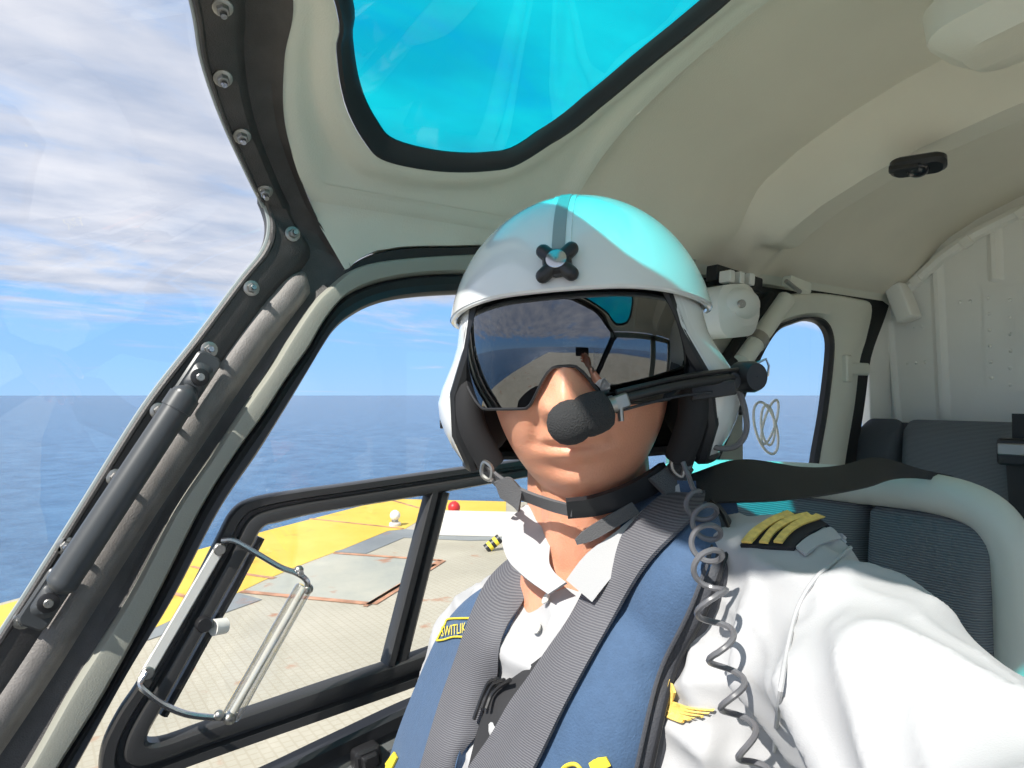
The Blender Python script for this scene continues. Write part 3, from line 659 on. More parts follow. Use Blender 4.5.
# ================================================================== REAR DOOR
d2 = empty('door_2', (XW, 1.5, -1.1), 'rear side door with rounded window and black seal', 'door', kind='structure')
wi = [(790, 325), (806, 321), (819, 325), (826, 338), (826, 360), (820, 410), (813, 450), (806, 490), (790, 520), (740, 525), (705, 510), (712, 475), (733, 425), (756, 366), (774, 334)]
ws = [(787, 318), (808, 314), (825, 318), (833, 335), (833, 362), (827, 412), (820, 452), (812, 500), (794, 532), (735, 535), (694, 515), (703, 472), (724, 420), (748, 362), (768, 328)]
wf = [(780, 296), (815, 294), (850, 299), (867, 306), (862, 335), (855, 357), (850, 400), (840, 460), (830, 540), (735, 550), (670, 530), (680, 468), (705, 410), (733, 350), (757, 310)]
WI = cr([w(*p) for p in wi], 5, True); WS = cr([w(lerp(q[0], p[0], .62), lerp(q[1], p[1], .62)) for p, q in zip(ws, wi)], 5, True); WF = cr([w(*p) for p in wf], 5, True)
part('frame', MB().ring(WF, WS, IN, .02, ((0, -1), (0, .6), (.08, .95), (.5, 1), (.85, .8), (1, .1))), 'lining', d2)
part('window_seal', MB().ring(WS, WI, IN, .012, ((0, 0), (.1, .9), (.5, 1), (.9, .5), (1, -.5))), 'black_rubber', d2)
part('pane', MB().poly([p - IN * .004 for p in WI]), 'window_glass', d2, smooth=False)
part('edge_gap', MB().ring(cr([w(x, y, -.012) for x, y in ((800, 289), (850, 291), (872, 298), (884, 306))], 4) + cr([w(x, y, -.012) for x, y in ((880, 318), (866, 357), (860, 400), (850, 470), (840, 560))], 4),
     cr([w(x, y, -.012) for x, y in ((800, 298), (845, 302), (860, 308), (864, 312))], 4) + cr([w(x, y, -.012) for x, y in ((862, 322), (853, 357), (846, 400), (834, 470), (824, 560))], 4), IN, .016, ((0, 0), (.05, 1), (.95, 1), (1, 0)), closed=False), 'black_gap', d2)
hb_ = w(857, 369, .02); part('hinge', MB().box(hb_, ((0, 1, 0), (0, 0, 1), (1, 0, 0)), (.055, .016, .006), .006).box(hb_ - Vector((0, .05, 0)), ((0, 1, 0), (0, 0, 1), (1, 0, 0)), (.014, .034, .01), .006), 'lining', d2)
part('lower_panel', MB().box((XW - .01, 1.55, -.78), ((0, 1, 0), (0, 0, 1), (1, 0, 0)), (.28, .36, .014), .006), 'lining', d2)
# scratched white mark on the rear pane (loops scrawled on the acrylic)
for k, (sx, sy, ph) in enumerate(((12, 26, 0), (9, 20, .6), (15, 22, 1.1))):
    lp_ = [w(766 + k * 2 + sx * math.cos(a / 14 * 2 * math.pi + ph) * .9 + 6 * math.sin(a / 14 * 2 * math.pi), 428 - k * 3 + sy * math.sin(a / 14 * 2 * math.pi), .001) for a in range(14)]
    part('scratch_mark', MB().tube(cr(lp_, 3, True), .0032, 5, closed=True), 'white_plastic', d2)
# gas strut + pillar cover beside it
gs = empty('door_strut', w(745, 360), 'grey tubular strut slanting down the pillar behind the helmet', 'strut')
s0 = onX(786, 299, XW + .05); s1 = onX(742, 362, XW + .05)
part('cylinder', MB().tube([s0, s1], .020, 14), 'lining', gs); part('collar', MB().tube([s0.lerp(s1, .62), s0.lerp(s1, .72)], .023, 14), 'dull_steel', gs)
part('dark_channel', MB().tube([onX(771, 299, XW + .02), onX(722, 372, XW + .02)], .022, 8), 'black_gap', gs)  # black tube along the slanted dark edge beside the strut
cl = empty('strut_clip', onX(800, 290, XW + .05), 'small metal clip holding the strut top to the roof rail', 'clip')
part('clip_body', MB().box(onX(797, 285, XW + .06), ((0, 1, -.15), (0, .15, 1), (1, 0, 0)), (.04, .012, .012), .004), 'lining', cl)
part('clip_pin', MB().tube([onX(786, 281, XW + .075), onX(800, 292, XW + .075)], .005, 8), 'dull_steel', cl)
rl = empty('belt_reel', onX(735, 330, XW + .08), 'off-white rounded belt reel cover behind the helmet', 'belt reel')
c_ = onX(726, 312, XW + .08)
part('cover', MB().box(c_, ((0, 1, .12), (0, -.12, 1), (1, 0, 0)), (.060, .052, .05), .035), 'white_plastic', rl)
part('lobe', MB().ball(onX(741, 304, XW + .12), (.03, .045, .032)), 'white_plastic', rl)
part('screw', MB().disc(onX(741, 304, XW + .149), (1, -.4, 0), .008, .006, 12), 'dull_steel', rl)
for i, px in enumerate((727, 737, 747)):
    part('guide', MB().box(onX(px, 277 + i * 1.5, XW + .09), ((0, 1, -.1), (0, .1, 1), (1, 0, 0)), (.008, .012, .014), .003), 'white_plastic', rl)
part('dark_slot', MB().box(onX(735, 280, XW + .06), ((0, 1, -.1), (0, .1, 1), (1, 0, 0)), (.075, .016, .014), .003), 'black_gap', rl)

# ================================================================== SEATS
def cushion_grid(c, X, Y, Z, hw, hh, th, bul, corner=.05, n=24, m=18):
    """upholstered pad: X across, Y up, Z towards the sitter"""
    rows = []
    for i in range(m + 1):
        v = lerp(-1, 1, i / m); row = []
        for k in range(n + 1):
            u = lerp(-1, 1, k / n)
            uu = math.copysign(abs(u) ** .8, u); vv = math.copysign(abs(v) ** .8, v)
            x = uu * hw; y = vv * hh
            cx = max(0, abs(x) - (hw - corner)); cy = max(0, abs(y) - (hh - corner)); d = math.hypot(cx, cy)
            if d > corner: x -= math.copysign(cx * (1 - corner / d), x); y -= math.copysign(cy * (1 - corner / d), y)
            edge = max(abs(u) ** 8, abs(v) ** 8)
            row.append(c + X * x + Y * y + Z * (th * (1 - edge) + bul * (1 - u * u) * (1 - v * v)))
        rows.append(row)
    return MB().grid(rows)
# rear bench in front of the bulkhead
bench = empty('rear_bench', (-.4, YB - .25, -1.15), 'dark grey fabric rear bench against the bulkhead', 'bench seat')
by = YB - .16; zt = onY(940, 420, by).z
bX = Vector((1, 0, 0)); bY = Vector((0, .10, 1)).normalized(); bZ = Vector((0, -1, .1)).normalized()
x0 = onY(858, 430, by).x
for i in range(4):
    ww = .19; cxx = x0 + .098 + i * .39
for i, (xa, xb) in enumerate(((x0, x0 + .105), (x0 + .105, x0 + .40), (x0 + .40, x0 + .52), (x0 + .52, x0 + .80), (x0 + .80, x0 + 1.1), (x0 + 1.1, x0 + 1.5))):
    c = Vector(((xa + xb) / 2, by + .0, zt - .33))
    part('back_cushion', cushion_grid(c, bX, bY, bZ, (xb - xa) / 2 + .002, .33, .05, .02, .03), 'seat_fabric' if i % 2 else 'seat_fabric_dark', bench)
part('back_board', MB().box((x0 + .75, by + .03, zt - .36), (bX, bY, bZ), (.76, .35, .03), .03), 'seat_fabric_dark', bench)
part('seat_pad', MB().box((x0 + .75, by - .27, zt - .62), ((1, 0, 0), (0, 1, 0), (0, 0, 1)), (.76, .26, .07), .04), 'seat_fabric_dark', bench)
# belt buckle hanging at the bench on the right edge of the frame
bb = empty('belt_buckle', onY(1020, 460, by - .1), 'black lap belt buckle hanging beside the rear bench', 'buckle')
q = onY(1019, 452, by - .09)
part('body', MB().box(q, ((1, 0, 0), (0, 0, 1), (0, -1, 0)), (.035, .028, .02), .008), 'black_plastic', bb)
part('latch_plate', MB().box(q + Vector((-.005, -.022, .006)), ((1, 0, 0), (0, 0, 1), (0, -1, 0)), (.026, .012, .003), .003), 'dull_steel', bb)
part('strap', MB().box(q + Vector((.008, .01, -.16)), ((1, 0, .05), (-.05, 0, 1), (0, -1, 0)), (.028, .15, .002)), 'belt_black', bb, smooth=False)
part('strap', MB().box(q + Vector((.01, .01, .05)), ((1, 0, 0), (0, 0, 1), (0, -1, 0)), (.025, .03, .002)), 'belt_black', bb, smooth=False)
# pilot seat: pale shell with wrapped rim, dark woven back pad
SY = .88
seat = empty('pilot_seat', (-.40, SY - .2, -1.15), 'pilot seat with pale grey-green shell rim and dark woven pad', 'seat')
rimpx = [(640, 700), (640, 520), (650, 480), (690, 468), (780, 470), (860, 476), (930, 483), (978, 497), (1005, 525), (1014, 570), (1016, 640), (1016, 760), (1010, 900)]
RP = cr([onY(x, y, SY) + Vector((0, 0, -.012)) for x, y in rimpx], 6)
part('shell_rim', MB().tube(RP, .024, 14, flat=1.0), 'seat_shell', seat)
cxs = [p for p in RP]
xl = min(p.x for p in RP); xr = max(p.x for p in RP); ztp = max(p.z for p in RP)
part('shell', MB().box(((xl + xr) / 2, SY + .045, ztp - .36), ((1, 0, 0), (0, .05, 1), (0, -1, .05)), ((xr - xl) / 2, .35, .025), .07), 'seat_shell', seat)
pc = Vector(((xl + xr) / 2, SY - .012, ztp - .38))
pxl = onY(852, 540, SY - .04).x; xpr = onY(992, 540, SY - .04).x
zpad = onY(900, 497, SY - .04).z
for (xa, xb, mt) in ((xl + .02, pxl, 'seat_fabric'), (pxl, xpr, 'seat_fabric')):
    part('back_pad', cushion_grid(Vector(((xa + xb) / 2, SY, zpad - .32)), Vector((1, 0, 0)), Vector((0, .05, 1)).normalized(), Vector((0, -1, .05)).normalized(), (xb - xa) / 2, .32, .04, .018, .03), mt, seat)
part('seat_pad', MB().box((-.40, SY - .28, -.68), ((1, 0, 0), (0, 1, -.08), (0, .08, 1)), (.23, .26, .06), .05), 'seat_fabric_dark', seat)
part('seat_base', MB().box((-.40, SY - .26, -.95), ((1, 0, 0), (0, 1, 0), (0, 0, 1)), (.20, .22, .20), .04), 'seat_shell', seat)
# ================================================================== PILOT
def cf(rt, up, dp): return CAM + CM @ Vector((rt, up, -dp))     # metres right / up / away from the photographer
HC = at(581, 373, .69)                                           # head centre
HR = Matrix.Rotation(R(YAW - 12), 3, 'Z') @ Matrix.Rotation(R(-3.0), 3, 'Y') @ Matrix.Rotation(R(2), 3, 'X')
def H(x, y, z): return HC + HR @ Vector((x, y, z))
# --- body joints
NB = at(590, 545, .715)
LS = cf(.228, -.185, .565); LE = cf(.235, -.215, .285); LWr = cf(.135, -.115, .045)
RS = at(484, 655, .83); RE = at(410, 930, .80); RWr = at(330, 1060, .70)
CH1 = at(596, 690, .70); CH2 = at(560, 830, .72); CH3 = at(505, 960, .70)
# --- head surface
def gauss(x, s): return math.exp(-(x / s) ** 2)
def head_mesh(mb):
    rows = []; n = 96; m = 72
    for i in range(m + 1):
        el = math.pi * i / m; row = []
        for k in range(n):
            az = 2 * math.pi * k / n
            d = Vector((math.sin(el) * math.sin(az), -math.sin(el) * math.cos(az), math.cos(el)))
            x = d.x * .086; y = d.y * .099; z = d.z * .122
            if z > 0: z *= 1.0
            jaw = sstep(.0, .12, -z); x *= 1 - .10 * jaw; 
            if y > 0: y *= 1 - .25 * jaw
            fr = max(0, -d.y)
            if fr > .15:
                f = sstep(.15, .5, fr)
                nose = .030 * gauss(x, .0105 + .006 * sstep(.03, -.03, z)) * (sstep(.05, -.026, z) if z > -.026 else gauss(z + .026, .010))
                wings = .010 * (gauss(x - .017, .008) + gauss(x + .017, .008)) * gauss(z + .024, .010)
                lips = .0075 * gauss(x, .024) * (gauss(z + .050, .006) + 1.1 * gauss(z + .064, .0075)) - .009 * gauss(x, .026) * gauss(z + .0565, .003)
                phil = -.002 * gauss(x, .004) * gauss(z + .041, .006)
                chin = .010 * gauss(x, .022) * gauss(z + .094, .016) - .004 * gauss(x, .03) * gauss(z + .077, .006)
                eyes = -.012 * (gauss(x - .032, .016) + gauss(x + .032, .016)) * gauss(z - .022, .013)
                ball_ = .006 * (gauss(x - .032, .010) + gauss(x + .032, .010)) * gauss(z - .022, .007)
                brow = .005 * gauss(z - .045, .012)
                cheek = .007 * (gauss(x - .048, .02) + gauss(x + .048, .02)) * gauss(z + .022, .028)
                fold = -.0055 * (gauss(abs(x) - .026 - .35 * (-.03 - z), .004)) * sstep(-.018, -.03, z) * (1 - sstep(-.05, -.062, z))
                y -= f * (nose + wings + lips + phil + chin + eyes + ball_ + brow + cheek + fold)
            row.append(H(x, y - .014, z - .005))
        rows.append(row)
    mb.grid(rows, cv=True)
    # ears, under the ear cups
    for s in (-1, 1): mb.ball(H(.080 * s, .012, .0), (.012, .018, .030), M=HR)
body = MB(); head_mesh(body)
body.capsule(H(0, .018, -.05), NB + Vector((0, 0, .02)), .060, .066)
body.capsule(H(0, -.028, -.085), NB + (H(0, -.03, 0) - HC), .040, .045)
body.capsule(NB, CH1, .07, .09); body.capsule(CH1, CH3, .10, .11)
body.capsule(NB + Vector((0, .01, -.02)), LS, .045, .052); body.capsule(NB + Vector((0, .01, -.03)), RS, .05, .055)
body.capsule(LS, LE, .050, .042); body.capsule(LE, LWr, .040, .026); body.capsule(RS, RE, .050, .042); body.capsule(RE, RWr, .040, .026)
# left hand held up behind the picture plane, fingers curled round the phone's edge
PHC = cf(.0, -.012, -.022)
def hand(wr, pal_dir, nrm, fing, s):
    """wr wrist, pal_dir towards the fingers, nrm palm normal"""
    d = pal_dir.normalized(); nrm = (nrm - d * nrm.dot(d)).normalized(); sd_ = d.cross(nrm) * s
    for k in range(4): body.capsule(wr + sd_ * (-.012 + k * .008), wr + d * .075 + sd_ * (-.030 + k * .020), .014, .0125, 12, 4)
    for k, (ln, cu) in enumerate(fing):
        b0 = wr + d * .078 + sd_ * (-.030 + k * .020); a = b0; ang = 0
        for j, f in enumerate((.45, .32, .23)):
            ang += cu * (1 if j else .5); dr = d * math.cos(ang) + nrm * math.sin(ang); e_ = a + dr * (ln * f); body.capsule(a, e_, .0095 - .0008 * j, .009 - .001 * j, 10, 4); a = e_
    t0 = wr + d * .025 - sd_ * .028; t1 = t0 + (d * .6 - sd_ * .8 + nrm * .3).normalized() * .038; t2 = t1 + (d * .85 - sd_ * .25 + nrm * .5).normalized() * .030; t3 = t2 + (d * .8 + nrm * .6).normalized() * .024
    body.capsule(t0, t1, .014, .0115, 10, 4); body.capsule(t1, t2, .0112, .010, 10, 4); body.capsule(t2, t3, .010, .0085, 10, 4)
hand(LWr, cf(.085, -.05, -.035) - LWr, CM @ Vector((-1, .2, -.3)), ((.070, .55), (.078, .6), (.073, .62), (.058, .65)), 1)
hand(RWr, at(300, 1120, .62) - RWr, Vector((0, 0, -1)), ((.070, .5), (.078, .5), (.073, .5), (.058, .5)), -1)
me = smooth_union(body, .0026, 3, .4); person = link('person', me, 'skin', None, True, 80)
tag(person, 'seated pilot in white shirt, helmet and blue vest reaching one arm toward camera', 'person')
# --- shirt
sb = MB()
sb.capsule(NB + Vector((0, .02, -.025)), CH1, .078, .118); sb.capsule(CH1, CH2, .118, .128); sb.capsule(CH2, CH3, .128, .135)
lat = (LS - RS).normalized()
sb.capsule(CH1 + lat * .06, CH3 + lat * .07, .11, .12); sb.capsule(CH1 - lat * .06, CH3 - lat * .05, .10, .12)
sb.capsule(NB + Vector((0, .015, -.03)), LS + Vector((0, 0, .003)), .066, .071); sb.capsule(NB + Vector((0, .015, -.035)), RS, .062, .074)
sb.capsule(LS, LE, .071, .066); sb.capsule(LE, LE.lerp(LWr, .25), .066, .062)
sb.capsule(RS, RE, .074, .064); sb.capsule(LS + Vector((0, 0, -.03)), CH2 + lat * .10, .075, .10)
sb.capsule(at(578, 640, .665), CH1, .058, .11)
sm = smooth_union(sb, .0050, 20, .5)
axa = (LE - LS).normalized(); arm_u = (Vector((0, 0, 1)) - axa * axa.z).normalized(); arm_v = axa.cross(arm_u)
pit = LS + Vector((0, 0, -.07)) - lat * .03
vn = [Vector(v.normal) for v in sm.vertices]
for vi, v in enumerate(sm.vertices):
    p = Vector(v.co); nrm_ = vn[vi]; q = p - LS; s = q.dot(axa); h = 0
    # slack cloth: long folds fanning from the arm pit, ripples along the sleeve, fine crumple
    d = p - pit; a = math.atan2(d.dot(arm_u), d.dot(axa)); rd = d.length
    fan = (2 * (1 - abs(math.sin(a * 4 + noise.noise(p * 6) * 1.6))) ** 1.3 - .6) * .0052 * sstep(.03, .10, rd) * (1 - sstep(.20, .34, rd))
    rp = ((1 - abs(math.sin((s * 30 + q.dot(arm_u) * 20) + noise.noise(p * 6) * 2.4))) ** 1.3 * 2 - .6) * .0075 * sstep(.03, -.02, q.dot(arm_u) - .03) * sstep(-.02, .06, s)
    h = fan + rp + noise.noise(p * 22) * .0018 + noise.noise(Vector((p.x * 9, p.y * 16, p.z * 8))) * .006
    g_ = Vector((s * 7 + q.dot(arm_u) * 5, q.dot(arm_u) * 13, q.dot(arm_v) * 13)); h += ((1 - abs(noise.noise(g_) * 1.6)) ** 4 - .35) * .0095 + ((1 - abs(noise.noise(g_ * 2.1 + Vector((7, 3, 1))) * 1.7)) ** 4 - .3) * .004
    v.co = p + nrm_ * h
sm.update()
def resmooth(me_, it, fac=.5):
    o = bpy.data.objects.new('tmp', me_); COL.objects.link(o); k = o.modifiers.new('s', 'SMOOTH'); k.iterations = it; k.factor = fac
    dg_ = bpy.context.evaluated_depsgraph_get(); out = bpy.data.meshes.new_from_object(o.evaluated_get(dg_)); bpy.data.objects.remove(o); return out
sm = resmooth(sm, 3); shirt = link('shirt', sm, 'shirt', person, True, 80)
leg = MB(); PV = CH3 + Vector((0, .0, -.02)); leg.capsule(PV - lat * .09, PV + lat * .09, .11, .11)
for q in (-1, 1):
    kn0 = Vector((PV.x + q * .13, PV.y - .46, PV.z + .03)); ft = Vector((PV.x + q * .13, PV.y - .62, -1.10)); leg.capsule(PV + lat * (q * .09), kn0, .085, .062); leg.capsule(kn0, ft, .058, .042); leg.capsule(ft, ft + Vector((0, -.16, 0)), .042, .036)
link('trousers', smooth_union(leg, .008, 6), 'trousers', person, True, 80)
bvh = BVHTree.FromPolygons([Vector(v.co) for v in sm.vertices], [tuple(p.vertices) for p in sm.polygons])
def hit(px, py, tree=None, off=0.0):
    r = ray(px, py).normalized(); loc, nr, i, d = (tree or bvh).ray_cast(CAM, r)
    k = 0
    while loc is None and k < 60:
        k += 1; r = ray(px + (k * 2 if px < 600 else -k * 2), py).normalized(); loc, nr, i, d = (tree or bvh).ray_cast(CAM, r)
    if loc is None: loc, nr, i, d = (tree or bvh).find_nearest(CAM + r * .66)
    if nr.dot(r) > 0: nr = -nr
    return loc + nr * off, nr
def relax(rows, it=6):
    n = len(rows); m = len(rows[0])
    for _ in range(it):
        new = [[p.copy() for p in r] for r in rows]
        for i in range(n):
            for j in range(m):
                nb = []
                if 0 < i < n - 1: nb += [rows[i - 1][j], rows[i + 1][j]]
                if 0 < j < m - 1: nb += [rows[i][j - 1], rows[i][j + 1]]
                if nb: new[i][j] = rows[i][j] * .4 + sum(nb, Vector()) * (.6 / len(nb))
        rows = new
    return rows
def drape(left, right, off, th, nu=40, nv=9, tree=None, puff=0, it=6, taper=0):
    """band lying on the body between two edges given as picture curves"""
    A = resample([Vector((x, y, 0)) for x, y in left], 60); A = resample(cr(A[::6] + [A[-1]], 6), nu); B = resample(cr([Vector((x, y, 0)) for x, y in right], 6), nu)
    rows = []
    for i, (a, b) in enumerate(zip(A, B)):
        row = []; tp = .1 + .9 * sstep(0, taper, i) if taper else 1
        for j in range(nv):
            t = j / (nv - 1); q = a.lerp(b, t); p, nr = hit(q.x, q.y, tree, off * tp + tp * puff * (1 - (2 * t - 1) ** 4)); row.append(p)
        rows.append(row)
    rows = relax(rows, it)
    return rows
def towards(p): return CAM - p
# --- collar of the shirt
def band(rows, th): return MB().slab(rows, th, towards)
colL = drape([(598, 588), (603, 560), (640, 530), (672, 500), (690, 478)], [(575, 556), (578, 545), (610, 520), (648, 497), (676, 476)], .010, .003, 24, 6, it=3)
cb = at(602, 590, .600)
def quadstrip(L_, R_, dl, dr, n=16, m=5):
    A = resample(cr([at(x, y, d) for (x, y), d in zip(L_, dl)], 5), n); B = resample(cr([at(x, y, d) for (x, y), d in zip(R_, dr)], 5), n)
    return [[a.lerp(b, j / (m - 1)) for j in range(m)] for a, b in zip(A, B)]
nf = lambda px, py: hit(px, py)[0]
part('collar', band(quadstrip([(684, 480), (645, 508), (614, 533), (586, 554), (566, 580)], [(696, 497), (660, 528), (630, 556), (606, 584), (592, 602)], [.645, .628, .612, .600, .597], [.64, .618, .600, .590, .588]), .003), 'shirt', person)
part('collar', band(quadstrip([(546, 503), (550, 524), (550, 545), (549, 562), (556, 574), (566, 582)], [(524, 505), (506, 524), (502, 540), (508, 560), (526, 578), (548, 594)], [.69, .675, .66, .648, .632, .62], [.705, .69, .675, .66, .64, .622]), .003), 'shirt', person)
part('placket', band(drape([(566, 590), (556, 610), (545, 640), (530, 690)], [(590, 596), (578, 615), (566, 645), (552, 690)], .004, .002, 16, 4), .002), 'shirt', person)
for px, py in ((550, 601), (540, 628)):
    p, nr = hit(px, py, None, .004); bt = part('button', MB().disc(p, nr, .0055, .0022, 16), 'button', person)
# open neck: skin shows between the collar leaves
part('armhole_seam', MB().tube(cr([hit(x, y, None, .0006)[0] for x, y in ((862, 548), (838, 560), (815, 580), (798, 610), (788, 650), (780, 700), (774, 750), (770, 800))], 6), .0016, 6), 'shirt', person)
# --- epaulette with three gold bars
ep = empty('epaulette', hit(780, 540)[0], 'black shoulder slide with three gold bars on the white shirt', 'epaulette')
def strip(L_, R_, off, th, mt, name, parent, nu=14, nv=4, it=3): return part(name, band(drape(L_, R_, off, th, nu, nv, it=it), th), mt, parent)
strip([(741, 548), (752, 532), (775, 517), (800, 514)], [(794, 551), (806, 538), (826, 527), (838, 529)], .003, .003, 'epaulette_black', 'slide', ep, 18, 10)
for k in range(3):
    x = 743 + k * 15.5
    strip([(x, 548), (x + 9, 534), (x + 27, 523), (x + 46, 517.5 + k)], [(x + 9, 549), (x + 17, 537), (x + 33, 527), (x + 51, 521 + k)], .0065, .002, 'gold', 'gold_bar', ep)
# shoulder strap of the shirt beside it
strip([(796, 550), (808, 538), (830, 528), (850, 532)], [(806, 558), (822, 546), (842, 540), (858, 544)], .003, .002, 'shirt', 'shoulder_strap', person)
# --- embroidered wing
wg = empty('wing_badge', hit(680, 708)[0], 'gold embroidered wing on the shirt chest beside the zipped vest edge', 'badge')
for k in range(6):
    y0 = 699 + k * 3.6; x1 = 714 - k * 5.2; y1 = 708 + k * 2.6
    strip([(668, y0), (690, y0 + 6), (x1, y1)], [(668, y0 + 3.4), (688, y0 + 9), (x1 - 2, y1 + 1.5)], .004, .0015, 'gold', 'feather', wg, 8, 3)
strip([(674, 684), (668, 694), (664, 712)], [(679, 690), (675, 700), (672, 716)], .005, .002, 'gold', 'crest', wg, 8, 3)

# --- life vest: two long blue lobes joined behind the neck
vest = empty('life_vest', hit(620, 760)[0], 'blue inflatable life vest with dark zipped edge and yellow print', 'life vest')
vl_rows = drape([(668, 488), (640, 520), (612, 556), (590, 600), (560, 660), (528, 712), (500, 760), (470, 830), (440, 900)], [(758, 502), (742, 520), (722, 552), (700, 604), (676, 660), (655, 718), (640, 768), (618, 840), (590, 910)], .012, .02, 46, 15, puff=.012, it=10)
vlm = MB().slab(vl_rows, .018, towards); vl = part('front_lobe', vlm, 'vest', vest, auto=60)
vr_rows = drape([(508, 574), (496, 580), (478, 594), (455, 620), (438, 652), (424, 690), (408, 730), (394, 768), (370, 840), (350, 900)], [(530, 578), (526, 588), (517, 610), (503, 650), (490, 690), (478, 726), (470, 750), (463, 780), (448, 850), (430, 910)], .012, .02, 46, 11, puff=.010, it=10, taper=9)
vrm = MB().slab(vr_rows, .012, towards); vr = part('front_lobe', vrm, 'vest', vest, auto=60)
eb = []
for row in vl_rows:
    e = row[-1]; dn = (row[-1] - row[-3]).normalized(); nv_ = (CAM - e).normalized(); rt = CM @ Vector((1, 0, 0)); dn = (dn + rt * .6 - nv_ * .25).normalized()
    eb.append([e + nv_ * .001 - dn * .004 + dn * (.021 * k / 5) + nv_ * (.004 * math.sin(math.pi * k / 5)) for k in range(6)])
eb = relax(eb, 6)
part('zip_edge', MB().slab(eb, .006, towards), 'vest_edge', vest)
part('zip', MB().tube([r_[3] + (CAM - r_[3]).normalized() * .002 for r_ in eb], .0018, 6), 'black_plastic', vest)
part('piping', MB().tube([r_[0] + (CAM - r_[0]).normalized() * .005 for r_ in eb[4:]], .0018, 6), 'vest_edge', vest)
part('neck_roll', MB().tube(cr([at(722, 512, .665), at(700, 500, .71), at(650, 490, .775), at(580, 492, .80), at(540, 512, .79), at(522, 540, .77)], 6), .017, 12), 'vest', vest)
tree_v = BVHTree.FromPolygons([Vector(v.co) for v in vl.data.vertices], [tuple(p.vertices) for p in vl.data.polygons])
tree_r = BVHTree.FromPolygons([Vector(v.co) for v in vr.data.vertices], [tuple(p.vertices) for p in vr.data.polygons])
# printed name in a yellow outline
cu = bpy.data.curves.new('print', 'FONT'); cu.body = 'SWITLIK'; cu.size = 1; cu.resolution_u = 2; to = bpy.data.objects.new('t', cu); COL.objects.link(to)
dg = bpy.context.evaluated_depsgraph_get(); tm = bpy.data.meshes.new_from_object(to.evaluated_get(dg)); bpy.data.objects.remove(to)
tw = max(v.co.x for v in tm.vertices); th_ = max(v.co.y for v in tm.vertices)
for v in tm.vertices:
    u = v.co.x / tw; t = v.co.y / th_; px = 442.5 + u * 25; py = 637 - u * 4 - t * 10
    v.co = hit(px, py, tree_r, .0022)[0]
link('lettering', tm, 'yellow_print', vest, False)
def line_on(tree, pts, r_, name='print_line'): return part(name, MB().tube(cr([hit(x, y, tree, .0018)[0] for x, y in pts], 4), r_, 6), 'yellow_print', vest)
line_on(tree_r, [(442, 625), (447, 620), (460, 619), (474, 619)], .0011); line_on(tree_r, [(438, 641), (445, 640), (456, 637), (472, 638)], .0011); line_on(tree_r, [(442, 625), (438, 641)], .0011)
def patch_on(tree, L_, R_, name): 
    A = resample([Vector((x, y, 0)) for x, y in L_], 8); B = resample([Vector((x, y, 0)) for x, y in R_], 8)
    part(name, band([[hit(a.lerp(b, j / 3).x, a.lerp(b, j / 3).y, tree, .003)[0] for j in range(4)] for a, b in zip(A, B)], .002), 'yellow_print', vest)
patch_on(tree_v, [(590, 762), (598, 757)], [(593, 771), (604, 769)], 'print_arrow'); patch_on(tree_v, [(598, 757), (607, 756)], [(602, 768), (611, 764)], 'print_arrow')
line_on(tree_v, [(562, 776), (564, 768), (570, 764), (577, 764), (582, 770), (583, 780)], .0016, 'print_letter')
patch_on(tree_r, [(396, 752), (386, 766)], [(399, 758), (390, 776)], 'print_tab')

# --- shoulder harness over the vest
har = empty('shoulder_harness', hit(500, 768)[0], 'grey ribbed webbing shoulder harness over the blue vest', 'harness')
tall = BVHTree.FromPolygons([Vector(v.co) for o in (vl, vr, shirt) for v in o.data.vertices],
    [tuple(i + off for i in p.vertices) for o, off in ((vl, 0), (vr, len(vl.data.vertices)), (shirt, len(vl.data.vertices) + len(vr.data.vertices))) for p in o.data.polygons])
s1_ = drape([(668, 492), (642, 524), (612, 560), (592, 593), (553, 646), (515, 705), (473, 766), (420, 850), (390, 900)], [(722, 500), (692, 528), (655, 562), (630, 600), (606, 640), (570, 705), (539, 768), (495, 850), (465, 900)], .009, .003, 60, 9, tall, it=8)
part('strap', band(s1_, .0035), 'webbing', har)
s2_ = drape([(516, 556), (493, 580), (478, 615), (463, 660), (446, 705), (430, 759), (405, 850), (390, 900)], [(532, 568), (526, 582), (518, 612), (506, 640), (490, 685), (476, 726), (463, 768), (440, 850), (425, 900)], .009, .003, 60, 9, tall, it=8)
part('strap', band(s2_, .0035), 'webbing', har)
part('mesh_panel', band(drape([(508, 684), (498, 696), (486, 718), (478, 745), (466, 790), (455, 830)], [(566, 640), (560, 668), (545, 690), (525, 720), (505, 770), (490, 840)], .006, .003, 24, 7), .003), 'net', har)
for k in range(3):
    pp = [hit(x + k * 5, y, None, .012)[0] for x, y in ((508, 672), (500, 684), (492, 700), (486, 716))]
    part('cord_loop', MB().tube(cr(pp, 4), .002, 6), 'black_plastic', har)
# belt running from the shoulder over the seat back
part('back_belt', band(quadstrip([(690, 474), (741, 459), (804, 467), (842, 465), (877, 457), (921, 469), (953, 476)], [(700, 502), (770, 500), (800, 497), (826, 494), (868, 486), (902, 478), (953, 482)], [.66, .69, .72, .75, .78, .80, .83], [.63, .64, .66, .68, .72, .78, .825], 40, 7), .0025), 'belt_black', har)

